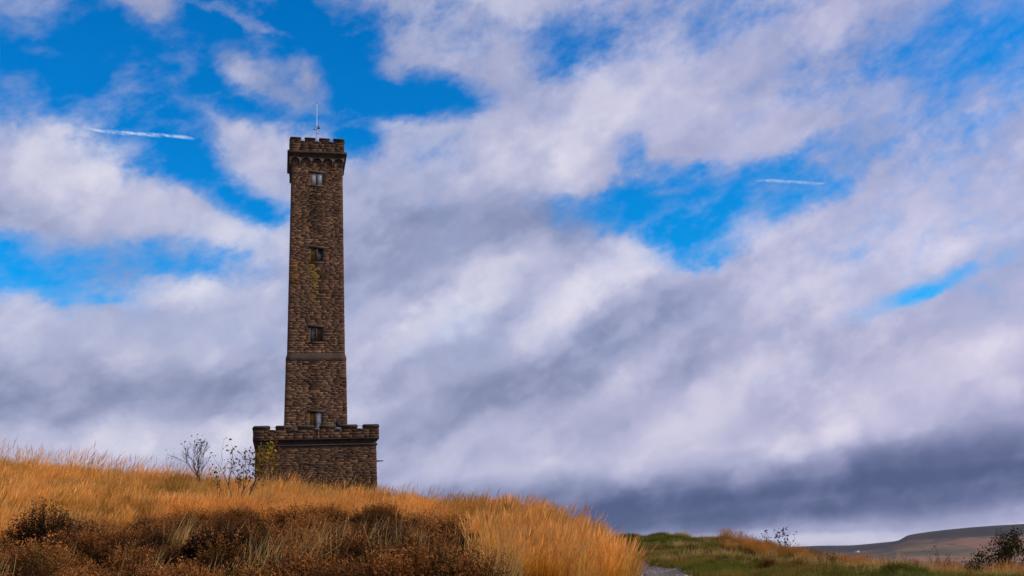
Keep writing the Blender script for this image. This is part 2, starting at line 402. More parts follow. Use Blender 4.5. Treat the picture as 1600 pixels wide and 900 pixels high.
# gravel path: a wet stony sheet, with loose stones on it
m_path, g, out = material('wet_gravel')
pos = g.n('ShaderNodeNewGeometry').outputs['Position']
vn = g.n('ShaderNodeTexVoronoi'); vn.inputs['Scale'].default_value = 16; g.link(pos, vn.inputs['Vector'])
n = g.noise(pos, 3.0, 5, 0.6)
c = g.mix(g.smooth(vn.outputs['Distance'], 0.05, 0.5), (0.125, 0.105, 0.095), (0.045, 0.032, 0.024))
c = g.mix(g.smooth(n, 0.38, 0.58), c, (0.085, 0.052, 0.030))
principled(g, out, c, g.smooth(n, 0.35, 0.6, 0.4, 0.85), vn.outputs['Distance'], 0.8, 0.03, 0.5)
cl_pts = []
for (ax, ay), (bx, by) in zip(PATH[:-1], PATH[1:]):
    L = math.hypot(bx - ax, by - ay)
    for t in np.arange(0, 1, 0.25 / L): cl_pts.append((ax + (bx - ax) * t, ay + (by - ay) * t))
cl_pts = np.array(cl_pts); ker = np.ones(9) / 9
pad = np.concatenate([np.repeat(cl_pts[:1], 4, 0), cl_pts, np.repeat(cl_pts[-1:], 4, 0)])
cl_pts = np.stack([np.convolve(pad[:, 0], ker, 'valid'), np.convolve(pad[:, 1], ker, 'valid')], -1)
tg = np.gradient(cl_pts, axis=0); tg /= np.linalg.norm(tg, axis=1, keepdims=True); nm = np.stack([tg[:, 1], -tg[:, 0]], -1)
ws = np.linspace(-1, 1, 9); PV = []
for i_, (c_, n_) in enumerate(zip(cl_pts, nm)):
    wl = 0.50 + 0.14 * math.sin(i_ * 0.7) * random.random(); 
    for w_ in ws:
        p_ = c_ + n_ * w_ * wl; PV.append((p_[0], p_[1], 0))
PV = np.array(PV); 
PV[:, 2] = ground_z(PV[:, 0], PV[:, 1]) - 0.05 * np.clip(1 - path_dist(PV[:, 0], PV[:, 1]) / 0.8, 0, 1) + 0.03
qd = [(a * 9 + b, a * 9 + b + 1, (a + 1) * 9 + b + 1, (a + 1) * 9 + b) for a in range(len(cl_pts) - 1) for b in range(8)]
path = link('path', mesh_np('path', PV, qd, smooth=True), m_path)
tag(path, 'narrow wet gravel path beside the golden grass', None, kind='structure')

# ================================================================== far moor across the valley
m_moor, g, out = material('far_moor')
pos = g.n('ShaderNodeNewGeometry').outputs['Position']
sc_pos = g.mapping(pos, sc=(0.001, 0.001, 0.004))
n1 = g.noise(sc_pos, 2.2, 6, 0.6); n2 = g.noise(sc_pos, 9.0, 6, 0.6)
vf = g.n('ShaderNodeTexVoronoi', feature='F1'); vf.inputs['Scale'].default_value = 3.0; g.link(g.mapping(pos, sc=(0.001, 0.0006, 0)), vf.inputs['Vector'])
c = g.mix(g.smooth(n1, 0.35, 0.65), (0.066, 0.035, 0.027), (0.185, 0.096, 0.064))
c = g.mix(g.smooth(n2, 0.52, 0.66, 0, 0.7), c, (0.06, 0.040, 0.032))
fs_ = g.n('ShaderNodeSeparateColor'); g.link(vf.outputs['Color'], fs_.inputs[0])
c = g.mix(g.math('MULTIPLY', g.smooth(fs_.outputs[0], 0.62, 0.70), g.math('MULTIPLY', attr(g, 'field'), 0.55)), c, (0.045, 0.062, 0.022))
gul = g.n('ShaderNodeTexVoronoi', feature='DISTANCE_TO_EDGE'); gul.inputs['Scale'].default_value = 2.2; g.link(g.vmath('ADD', g.mapping(pos, sc=(0.0011, 0.0006, 0)), g.vmath('SCALE', g.noise(sc_pos, 4.0, 4, 0.6, color=True), s=0.35)), gul.inputs['Vector'])
c = g.mix(g.smooth(gul.outputs['Distance'], 0.0, 0.05, 0.65, 0.0), c, (0.022, 0.020, 0.018))
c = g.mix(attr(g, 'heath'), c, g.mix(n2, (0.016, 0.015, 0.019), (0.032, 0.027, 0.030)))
principled(g, out, c, 0.95, spec=0.05)
FAR = {  # bearing: sight-line heights of foot, mid slope, face foot, rim, plateau behind
    900: (930, 905, 880, 870, 868), 1180: (930, 900, 870, 860, 858), 1270: (930, 898, 866, 855, 853), 1330: (930, 896, 862, 853.5, 852), 1375: (930, 893, 857, 850, 848), 1402: (930, 892, 850.5, 846, 845),
    1422: (930, 891, 846, 836.5, 836), 1450: (928, 890, 844.5, 832, 831.5), 1500: (926, 889, 841, 826.5, 826), 1550: (926, 888, 838, 822.5, 822), 1600: (925, 888, 836, 819.5, 819),
    1750: (925, 885, 828, 811, 811), 2000: (925, 880, 822, 806, 806)}
RF = [2600, 3600, 4800, 5000, 6200]
fphi = np.linspace(math.atan2(ray(905, 850).x, ray(905, 850).y), math.atan2(ray(1995, 850).x, ray(1995, 850).y), 260)
fr = np.concatenate([np.linspace(2300, 4700, 60), np.linspace(4740, 5060, 24), np.linspace(5120, 6200, 14), [6600, 7400, 8600]])
kp = []; kz = []
for px, ys in FAR.items():
    kp.append(math.atan2(ray(px, 850).x, ray(px, 850).y))
    z = [r * ray(px, y).z / math.hypot(ray(px, y).x, ray(px, y).y) for r, y in zip(RF, ys)]
    kz.append(pchip([2200, 2600, 3600, 4800, 5000, 6200, 9000], [-215, z[0], z[1], z[2], z[3], z[4], -260], fr))
FZ = np.stack([pchip(kp, [q[j] for q in kz], fphi) for j in range(len(fr))], 1)
FP, FR = np.meshgrid(fphi, fr, indexing='ij'); FX = FR * np.sin(FP); FY = FR * np.cos(FP)
FZ = FZ + 5.0 * fbm2(FX / 420, FY / 420, 5, 4) * np.clip((4700 - FR) / 500, 0, 1) * np.clip((FR - 2300) / 600, 0, 1)
heath = np.clip((FR - 4790 + 70 * fbm2(FX / 300, FY / 300, 8, 3)) / 40, 0, 1)  # darker colour from the steep face back over the plateau
fieldm = np.clip(1.3 - np.abs(FR - 3900) / 700, 0, 1)
a_, b_ = FP.shape
ii, jj = np.meshgrid(np.arange(a_ - 1), np.arange(b_ - 1), indexing='ij')
quads = np.stack([ii * b_ + jj, ii * b_ + jj + 1, (ii + 1) * b_ + jj + 1, (ii + 1) * b_ + jj], -1).reshape(-1, 4)[:, ::-1]
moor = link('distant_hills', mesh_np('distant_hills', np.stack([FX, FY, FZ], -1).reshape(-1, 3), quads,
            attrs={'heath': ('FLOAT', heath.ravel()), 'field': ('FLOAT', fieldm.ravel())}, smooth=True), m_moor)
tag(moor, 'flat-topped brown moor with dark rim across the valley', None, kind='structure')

# ================================================================== the stone tower
TX, TY, TZ, TH = -22.47, 110.0, 5.73, 0.232
tower = empty('stone_tower', (TX, TY, TZ), TH)
tag(tower, 'tall square tower of dark brown stone with battlements, on a wide battlemented base', 'tower')

m_stone, g, out = material('gritstone')
co = g.n('ShaderNodeTexCoord').outputs['Object']
n1 = g.noise(co, 3.5, 6, 0.65); n2 = g.noise(co, 14.0, 5, 0.65); n3 = g.noise(co, 0.6, 4, 0.6)
c = attr(g, 'tint', 'Color')
c = g.mix(1.0, c, g.ramp(n1, [(0.25, (0.76, 0.74, 0.74)), (0.5, (1, 1, 1)), (0.75, (1.26, 1.25, 1.22))]), 'MULTIPLY')
c = g.mix(1.0, c, g.ramp(n3, [(0.3, (0.72, 0.70, 0.70)), (0.6, (1.08, 1.08, 1.06))]), 'MULTIPLY')
c = g.mix(g.smooth(n2, 0.60, 0.72, 0, 0.3), c, (0.035, 0.026, 0.022))
principled(g, out, c, 0.92, n2, 0.7, 0.03, 0.15)
m_core = plain('dark_mortar', (0.068, 0.047, 0.037), 0.95, 0.3, 2.0)  # the mortar's own dark brown, seen in the joints
m_dress = None

def tinted(name, V, quads, tris, col, parent, jitter=0.0, nm=None):
    cols = np.tile(np.array([*col, 1.0]), (len(V), 1))
    me = mesh_np(name, V, quads, tris, {'tint': ('FLOAT_COLOR', cols)})
    return link(name, me, m_stone, parent)

def rot90(P, s):
    P = np.asarray(P, float); x, y, z = P[..., 0], P[..., 1], P[..., 2]
    for _ in range(s): x, y = -y, x
    return np.stack([x, y, z], -1)
def on_face(u, z, d, hf, s):
    """face s: u along the face, z up, d out of it"""
    u = np.asarray(u, float); z = np.asarray(z, float)
    return rot90(np.stack([u + 0 * z, -(hf(z) + d) + 0 * u, z + 0 * u], -1), s)

BASE = lambda z: 6.20 - 0.011 * np.asarray(z, float)
LOW = lambda z: 3.325 - (np.asarray(z, float) - 7.0) * 0.0150
UPP = lambda z: 3.075 - (np.asarray(z, float) - 16.3) * 0.0100
WIN = [(36.03, 37.53), (26.83, 28.47), (17.63, 19.30), (8.05, 9.85)]
WH = 0.66

PAL = np.array([(0.150, 0.092, 0.060), (0.112, 0.068, 0.046), (0.185, 0.118, 0.074), (0.072, 0.046, 0.035), (0.046, 0.033, 0.028),
                (0.175, 0.126, 0.070), (0.118, 0.073, 0.060), (0.215, 0.145, 0.098), (0.095, 0.064, 0.042)])
PAL = PAL * 0.50 + PAL.mean(0) * 0.47
PW = np.array([3, 3.2, 2, 2, 1.1, 1.3, 1.7, 0.7, 2]); PW = PW / PW.sum()
def stone_col(u, z, side, kind):
    c = PAL[RNG.choice(len(PAL), p=PW)] * RNG.uniform(0.78, 1.22) * np.array([1.05, 0.88, 0.78])
    wob = 0.35 * float(fbm2(z / 1.7, u * 0.3, 77, 2))
    if kind == 'base':
        c = c * np.array([0.72, 0.72, 0.68])
        if abs(u - 3.0 + wob) < 0.9 and 2.2 < z < 4.9: c = c * 1.25
        if z < 2.6: c = c * np.array([0.85, 0.88, 0.75])
    if side == 0 and kind == 'shaft':
        if 28.6 < z < 35.9 and abs(u + 0.02 + wob) < 0.62 and RNG.random() < 0.75: c = c * 0.45         # soot run below the top window
        if 21.5 < z < 26.8 and abs(u - 0.42 + wob * .5) < 0.38 and RNG.random() < 0.6: c = c * 0.5
        if 10.0 < z < 15.4 and abs(u + 0.25 + wob) < 0.55 and RNG.random() < 0.65: c = c * 0.48
        if 20.0 < z < 26.8 and abs(u + 0.42 + wob * 0.4) < 0.42:                                            # yellow lichen below the second window
            f = np.clip((z - 20.5) / 5.0, 0, 1) * RNG.uniform(0.45, 0.8); c = c * (1 - f) + np.array([0.23, 0.135, 0.020]) * f
        if 16.4 < z < 17.5 and -0.6 < u < 0.9 and RNG.random() < 0.4: c = c * 1.6
        if abs(u) > 2.75 and z < 15.6 and RNG.random() < 0.35: c = c * 0.5
        if 24 < z < 27 and -2.6 < u < -1.9 and RNG.random() < 0.5: c = np.array([0.20, 0.085, 0.03])
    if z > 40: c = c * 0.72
    return c

def course_stones(side, hf, z0, z1, kind, ch=(0.19, 0.35), ln=(0.34, 1.15), openings=(), u_lim=None):
    res = []; z = z0
    while z < z1 - 0.03:
        h = RNG.uniform(*ch)
        if z1 - (z + h) < ch[0] * 0.8: h = z1 - z
        for zb, zt in openings:                                  # courses finish at sills and heads
            for e in (zb, zt):
                if z < e - 0.05 < z + h or z < e < z + h + 0.08: h = e - z
        h = max(h, 0.06)
        half = float(hf(z + h / 2)) if u_lim is None else u_lim
        spans = [(-half, half)]
        for zb, zt in openings:
            if z + h / 2 > zb and z + h / 2 < zt: spans = [(-half, -WH), (WH, half)]
        for a, b in spans:
            u = a
            while u < b - 1e-3:
                L = RNG.uniform(*ln) * (1.25 if (u == a or b - u < 1.0) and kind == 'base' else 1.0)
                if b - (u + L) < ln[0] * 0.75: L = b - u
                res.append((u, u + L, z, z + h, side, kind, u <= -half + 1e-6, u + L >= half - 1e-6))
                u += L
        z += h
    return res

def stone_mesh(st, hf):
    u0, u1, z0, z1, side, kind, lc, rc = st
    gp = RNG.uniform(0.005, 0.013); p = RNG.uniform(0.018, 0.058); ch = RNG.uniform(0.015, 0.030)
    a, b, lo, hi = u0 + gp, u1 - gp, z0 + gp * .8, z1 - gp * .8
    if lc: a = u0 - p
    if rc: b = u1 + p
    j = lambda s: RNG.uniform(-s, s)
    U = [a, b, b, a, a + ch + j(.01), b - ch + j(.01), b - ch + j(.01), a + ch + j(.01), (a + b) / 2 + j(.3) * (b - a)]
    Zs = [lo + j(.008), lo + j(.008), hi + j(.008), hi + j(.008), lo + ch * .8, lo + ch * .8, hi - ch * .8, hi - ch * .8, (lo + hi) / 2 + j(.2) * (hi - lo)]
    Dd = [-0.03] * 4 + [p * RNG.uniform(.6, 1) for _ in range(4)] + [p + RNG.uniform(-.004, .012)]
    V = on_face(np.array(U), np.array(Zs), np.array(Dd), hf, side)
    Q = [(0, 1, 5, 4), (1, 2, 6, 5), (2, 3, 7, 6), (3, 0, 4, 7)]; T = [(4, 5, 8), (5, 6, 8), (6, 7, 8), (7, 4, 8)]
    return V, Q, T, stone_col((u0 + u1) / 2, (z0 + z1) / 2, side, kind)

def core_face(hf, z0, z1, side, openings=(), inset=0.0):
    """wall skin behind the stones, with deep window reveals"""
    V, Q = [], []
    def quad(*pts):
        i = len(V); V.extend(pts); Q.append((i, i + 1, i + 2, i + 3))
    P = lambda u, z, d=-inset: tuple(on_face(np.array(u), np.array(z), d, hf, side).reshape(3))
    zs = sorted({z0, z1, *[e for o in openings for e in o]})
    for a, b in zip(zs[:-1], zs[1:]):
        ha, hb = float(hf(a)) - inset, float(hf(b)) - inset
        op = any(o[0] <= a and b <= o[1] for o in openings)
        if op:
            quad(P(-ha, a), P(-WH, a), P(-WH, b), P(-hb, b)); quad(P(WH, a), P(ha, a), P(hb, b), P(WH, b))
            D = -0.5
            quad(P(-WH, a), P(-WH, a, D), P(-WH, b, D), P(-WH, b)); quad(P(WH, a, D), P(WH, a), P(WH, b), P(WH, b, D))
            quad(P(-WH, a), P(WH, a), P(WH, a, D), P(-WH, a, D)); quad(P(-WH, b, D), P(WH, b, D), P(WH, b), P(-WH, b))
            quad(P(-WH, a, D), P(WH, a, D), P(WH, b, D), P(-WH, b, D))
        else: quad(P(-ha, a), P(ha, a), P(hb, b), P(-hb, b))
    return V, Q

def join(parts):
    V, Q, T, C, n = [], [], [], [], 0
    for v, q, t, c in parts:
        v = np.asarray(v, float); V.append(v)
        if q is not None and len(q): Q.append(np.asarray(q) + n)
        if t is not None and len(t): T.append(np.asarray(t) + n)
        C.append(np.tile([*c, 1.0], (len(v), 1)) if c is not None else np.zeros((len(v), 4))); n += len(v)
    return (np.concatenate(V), np.concatenate(Q) if Q else None, np.concatenate(T) if T else None, np.concatenate(C))
def joined(name, parts, mat, parent):
    V, Q, T, C = join(parts)
    return link(name, mesh_np(name, V, Q, T, {'tint': ('FLOAT_COLOR', C)}), mat, parent)

def square_loft(prof, col=(0.06, 0.042, 0.034), cap_top=False, cap_bot=False, seg=10, jit=0.012):
    """square moulding: profile of (half width, height) lofted round the four sides, slightly weathered along its length"""
    V, Q, C = [], [], []
    n = len(prof); ring = []
    for s in range(4):
        for i in range(seg):
            t = -1 + 2 * i / seg; ring.append((s, t))
    m = len(ring)
    for k_, (h, z) in enumerate(prof):
        for s, t in ring:
            jj_ = RNG.uniform(-jit, jit) if abs(t) < .99 else 0
            V.append(rot90(np.array([t * h, -(h + jj_), z + RNG.uniform(-jit, jit) * .6]), s))
    for k_ in range(n - 1):
        for i in range(m):
            Q.append((k_ * m + i, k_ * m + (i + 1) % m, (k_ + 1) * m + (i + 1) % m, (k_ + 1) * m + i))
    V = np.array(V); T = []
    for flag, k_ in ((cap_top, n - 1), (cap_bot, 0)):
        if flag:
            cidx = len(V); V = np.vstack([V, [[0, 0, prof[k_][1]]]])
            for i in range(m): T.append((k_ * m + i, k_ * m + (i + 1) % m, cidx))
    return V, Q, T, col

# ---- cores
base_wall = joined('base_wall', [(*core_face(BASE, -2.0, 6.05, s), None, (0, 0, 0)) for s in range(4)], m_core, tower)
ops = WIN[:3]
shaft_wall = joined('shaft_wall', [(*core_face(UPP, 16.3, 39.9, s, ops if s in (0, 2) else ()), None, (0, 0, 0)) for s in range(4)]
                    + [(*core_face(LOW, 6.9, 15.6, s, WIN[3:] if s in (0, 2) else ()), None, (0, 0, 0)) for s in range(4)], m_core, tower)

# ---- stones
all_st = []
for s in range(4):
    fine = s in (0, 1, 3)
    chb, lnb = ((0.11, 0.21), (0.36, 1.30)) if fine else ((0.3, 0.4), (0.6, 1.4))
    all_st += [(st, BASE) for st in course_stones(s, BASE, 0.2, 5.98, 'base', chb, lnb)]
    all_st += [(st, LOW) for st in course_stones(s, LOW, 7.15, 15.55, 'shaft', chb, lnb, WIN[3:] if s in (0, 2) else ())]
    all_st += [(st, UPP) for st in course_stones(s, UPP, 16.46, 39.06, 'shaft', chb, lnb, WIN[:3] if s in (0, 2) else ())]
front = sorted([q for q in all_st if q[0][4] == 0 and q[0][2] > 1.3], key=lambda q: -((q[0][1] - q[0][0]) * (q[0][3] - q[0][2])))
single = set(id(q[0]) for q in front[:300])
rest = []
for st, hf in all_st:
    V, Q, T, c = stone_mesh(st, hf)
    if id(st) in single:
        joined('stone', [(V, Q, T, c)], m_stone, shaft_wall if st[5] == 'shaft' else base_wall)
    else: rest.append((V, Q, T, c))
rs = joined('small_stones', rest, m_stone, tower); rs['kind'] = 'stuff'

# ---- mouldings
def ledge(): 
    return square_loft([(3.195, 15.50), (3.255, 15.56), (3.255, 15.86), (3.235, 15.92), (3.10, 16.36), (3.06, 16.46)], (0.064, 0.041, 0.031))
joined('string_course', [ledge()], m_stone, tower)
joined('base_cornice', [square_loft([(6.10, 5.93), (6.27, 5.95), (6.30, 6.02), (6.27, 6.09), (6.17, 6.12), (6.17, 6.30), (6.20, 6.42), (6.30, 6.52), (6.45, 6.58), (6.47, 6.66), (6.40, 6.72)],
       (0.040, 0.030, 0.026), seg=16)], m_stone, tower)
joined('base_roof', [(np.array([(-6.1, -6.1, 7.0), (6.1, -6.1, 7.0), (6.1, 6.1, 7.0), (-6.1, 6.1, 7.0)]), [(0, 1, 2, 3)], None, (0.06, 0.05, 0.045))], m_stone, tower)
joined('cap_cornice', [square_loft([(3.00, 39.44), (3.12, 39.48), (3.12, 39.66), (3.16, 39.74), (3.33, 39.80), (3.375, 39.86), (3.375, 40.02), (3.33, 40.10), (3.06, 40.16)],
       (0.052, 0.037, 0.031))], m_stone, tower)
joined('cap_roof', [(np.array([(-2.9, -2.9, 40.5), (2.9, -2.9, 40.5), (2.9, 2.9, 40.5), (-2.9, 2.9, 40.5)]), [(0, 1, 2, 3)], None, (0.05, 0.045, 0.045))], m_stone, tower)

# ---- arched corbel table under the cap: five arches a side on tapering corbels
NA = 5
for s in range(4):
    half = 3.09; wdt = 2 * half / NA
    for a in range(NA):
        uc = -half + wdt * (a + .5); ri = wdt * 0.5 - 0.13; V = []; N_ = 9
        zs_, zt_ = 38.94, 39.46
        pts = [(-wdt / 2, zs_)] + [(-ri * math.cos(math.pi * i / (N_ - 1)), zs_ + 0.40 * math.sin(math.pi * i / (N_ - 1))) for i in range(N_)] + [(wdt / 2, zs_)]
        top = [(p[0], zt_) for p in pts]
        n_ = len(pts); cf = lambda z: 0 * np.asarray(z, float) + half
        for d_ in (0.0, -0.34):
            for q in (pts, top):
                V += [tuple(on_face(np.array(uc + p[0]), np.array(p[1]), d_, cf, s).reshape(3)) for p in q]
        Q = []
        for i in range(n_ - 1):
            Q.append((i, i + 1, n_ + i + 1, n_ + i)); Q.append((2 * n_ + i + 1, 2 * n_ + i, i, i + 1))
        joined('arch_stone', [(np.array(V), Q, None, (0.072, 0.049, 0.039))], m_stone, tower)
    for a in range(NA + 1 if s in (0, 2) else NA + 1):
        if s in (1, 3) and a in (0, NA): continue
        uc = -half + wdt * a; w = 0.13; uc = min(max(uc, -half + w), half - w)
        prof = [(-0.26, 38.40), (-0.14, 38.44), (-0.05, 38.60), (0.0, 38.74), (0.012, 38.94)]
        V = []; cf = lambda z: 0 * np.asarray(z, float) + half
        for d_, z_ in prof: V += [tuple(on_face(np.array(uc + e), np.array(z_), d_, cf, s).reshape(3)) for e in (-w, w)]
        for d_, z_ in ((-0.36, 38.40), (-0.36, 38.94)): V += [tuple(on_face(np.array(uc + e), np.array(z_), d_, cf, s).reshape(3)) for e in (-w, w)]
        Q = [(2 * i, 2 * i + 1, 2 * i + 3, 2 * i + 2) for i in range(4)] + [(10, 0, 1, 11), (8, 12, 13, 9)]
        Q += [(10, 12, 2 * i + 2, 2 * i) for i in range(4)][:0]
        T = [(10, 2 * i + 2, 2 * i) for i in range(4)] + [(10, 12, 8)] + [(11, 2 * i + 1, 2 * i + 3) for i in range(4)] + [(11, 9, 13)]
        joined('corbel', [(np.array(V), Q, T, (0.066, 0.046, 0.037))], m_stone, tower)

# ---- battlements
def block(u0, u1, v0, v1, z0, z1, s, top_in=0.0, jit=0.01):
    j = lambda: RNG.uniform(-jit, jit)
    P = [(u0 + j(), v0 + j(), z0), (u1 + j(), v0 + j(), z0), (u1, v1, z0), (u0, v1, z0),
         (u0 + top_in + j(), v0 + top_in + j(), z1 + j()), (u1 - top_in + j(), v0 + top_in + j(), z1 + j()), (u1 - top_in, v1 - top_in, z1 + j()), (u0 + top_in, v1 - top_in, z1 + j())]
    return rot90(np.array(P), s), [(0, 1, 5, 4), (1, 2, 6, 5), (2, 3, 7, 6), (3, 0, 4, 7), (4, 5, 6, 7), (3, 2, 1, 0)]

def parapet(half, thick, zb, zsill, ztop, cope, spans, kind, dark):
    """wall up to the crenel sills, then merlons with coping stones; spans = merlon (start, end) along a side"""
    hf = lambda z: 0 * np.asarray(z, float) + half
    Vw, parts = None, []
    for s in range(4):
        e = half if s in (0, 2) else half - thick
        v, q = block(-e, e, -half, -half + thick, zb, zsill, s, 0, 0.0); parts.append((v, q, None, (0, 0, 0)))
    wall = joined('parapet_wall', parts, m_core, tower)
    sts = []
    for s in range(4):
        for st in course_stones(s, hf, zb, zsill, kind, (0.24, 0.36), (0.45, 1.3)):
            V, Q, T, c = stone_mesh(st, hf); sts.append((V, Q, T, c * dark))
    pf = joined('parapet_stones', sts, m_stone, tower); pf['kind'] = 'stuff'
    for s in range(4):
        for i, (a, b) in enumerate(spans):
            first, last = i == 0, i == len(spans) - 1
            if s in (1, 3):
                if first: a = -half + thick + 0.003
                if last: b = half - thick - 0.003
            v, q = block(a, b, -half - 0.035, -half + thick, zsill + 0.003, ztop - cope, s)
            c = PAL[RNG.choice(len(PAL), p=PW)] * dark
            bits = [(v, q, None, c)]
            u = a
            while u < b - 0.05:                                   # face stones of the merlon
                L = RNG.uniform(0.35, 0.7); L = b - u if b - (u + L) < 0.25 else L
                V, Q, T, c2 = stone_mesh((u, u + L, zsill + .01, ztop - cope, s, kind, False, False), lambda z: hf(z) + 0.035); bits.append((V, Q, T, c2 * dark)); u += L
            me = joined('merlon', bits, m_stone, tower)
            ov = 0.07
            aa, bb = a - (0.05 if not (s in (1, 3) and first) else 0), b + (0.05 if not (s in (1, 3) and last) else 0)
            v, q = block(aa, bb, -half - 0.06 - ov, -half + thick + 0.05, ztop - cope + 0.002, ztop - cope * 0.35, s, 0.0)
            v2, q2 = block(aa, bb, -half - 0.06 - ov, -half + thick + 0.05, ztop - cope * 0.35, ztop + 0.04, s, 0.10)
            joined('coping_stone', [(v, q, None, (0.034, 0.027, 0.025)), (v2, q2[:-1], None, (0.040, 0.032, 0.029))], m_stone, me)
        for (a, b), (c_, d_) in zip(spans[:-1], spans[1:]):
            v, q = block(b + 0.01, c_ - 0.01, -half - 0.10, -half + thick + 0.02, zsill - 0.10, zsill + 0.05, s, 0.012)
            joined('sill_stone', [(v, q, None, (0.075, 0.056, 0.046))], m_stone, tower)
    return wall

def spans_of(half, n, gap):
    w = (2 * half - gap * (n - 1)) / n
    return [(-half + i * (w + gap), -half + i * (w + gap) + w) for i in range(n)]
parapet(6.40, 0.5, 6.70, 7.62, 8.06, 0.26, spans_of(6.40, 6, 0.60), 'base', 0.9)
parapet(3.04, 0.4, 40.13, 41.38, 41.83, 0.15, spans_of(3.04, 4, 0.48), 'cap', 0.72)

# ---- rails behind the crenels, and the two spouts on the sides of the base
def tube(pts, r, seg=6, r1=None):
    pts = np.asarray(pts, float); n = len(pts); V, Q = [], []
    tn = np.gradient(pts, axis=0); tn /= np.linalg.norm(tn, axis=1, keepdims=True) + 1e-9
    for i, (p, t) in enumerate(zip(pts, tn)):
        up = np.array([0, 0, 1.0]) if abs(t[2]) < .9 else np.array([1.0, 0, 0])
        a = np.cross(t, up); a /= np.linalg.norm(a); b = np.cross(t, a)
        rr_ = r if r1 is None else r + (r1 - r) * i / max(n - 1, 1)
        for k_ in range(seg):
            an = 2 * math.pi * k_ / seg; V.append(p + (a * math.cos(an) + b * math.sin(an)) * rr_)
    for i in range(n - 1):
        for k_ in range(seg): Q.append((i * seg + k_, i * seg + (k_ + 1) % seg, (i + 1) * seg + (k_ + 1) % seg, (i + 1) * seg + k_))
    V = np.array(V); T = []
    for base_i, ctr in ((0, pts[0]), ((n - 1) * seg, pts[-1])):
        ci = len(V); V = np.vstack([V, ctr[None]]); T += [(base_i + k_, base_i + (k_ + 1) % seg, ci) for k_ in range(seg)]
    return V, Q, T, (0, 0, 0)
m_iron = plain('painted_iron', (0.06, 0.06, 0.065), 0.5, 0.2, 20, 0.6, 0.5)
m_galv = plain('galvanised_steel', (0.36, 0.37, 0.39), 0.45, 0.15, 20, 0.8, 0.5)
for half, z in ((5.75, 8.02), (2.55, 41.78)):
    for s in range(4):
        joined('safety_rail', [tube(rot90(np.array([(-half, -half, z), (half, -half, z)]), s), 0.022)], m_iron, tower)
for sg in (-1, 1):
    vv = -5.2; x0, x1 = sg * 6.1, sg * 6.98
    P = [(x0, vv - .1, 4.24), (x0, vv + .1, 4.24), (x0, vv + .1, 4.42), (x0, vv - .1, 4.42), (x1, vv - .07, 4.30), (x1, vv + .07, 4.30), (x1, vv + .07, 4.38), (x1, vv - .07, 4.38)]
    Q = [(0, 1, 5, 4), (1, 2, 6, 5), (2, 3, 7, 6), (3, 0, 4, 7), (4, 5, 6, 7)]
    o = joined('rain_spout', [(np.array(P), Q, None, (0.05, 0.042, 0.04))], m_stone, tower)

# ---- windows: two lights each with a stone mullion
m_pale, g, out = material('pale_glazing')
co = g.n('ShaderNodeTexCoord').outputs['Object']
principled(g, out, g.mix(g.noise(co, 4, 4), (0.60, 0.60, 0.57), (0.85, 0.85, 0.81)), 0.25, spec=0.5)
m_grey, g, out = material('grey_glazing')
co = g.n('ShaderNodeTexCoord').outputs['Object']
principled(g, out, g.mix(g.smooth(g.noise(co, 3, 4), .35, .65), (0.09, 0.085, 0.09), (0.22, 0.205, 0.22)), 0.3, spec=0.5)
m_ochre, g, out = material('ochre_board')
co = g.n('ShaderNodeTexCoord').outputs['Object']
nn = g.noise(g.mapping(co, sc=(6, 6, 1.2)), 2.0, 5, 0.6)
principled(g, out, g.mix(g.smooth(nn, .3, .7), (0.11, 0.058, 0.007), (0.27, 0.15, 0.018)), 0.9, spec=0.1)
m_brownb, g, out = material('brown_board')
co = g.n('ShaderNodeTexCoord').outputs['Object']
principled(g, out, g.mix(g.smooth(g.noise(g.mapping(co, sc=(6, 6, 1)), 2, 5), .3, .7), (0.06, 0.033, 0.012), (0.125, 0.075, 0.025)), 0.9, spec=0.1)
m_black = plain('dark_gap', (0.012, 0.011, 0.012), 0.9, 0.2)

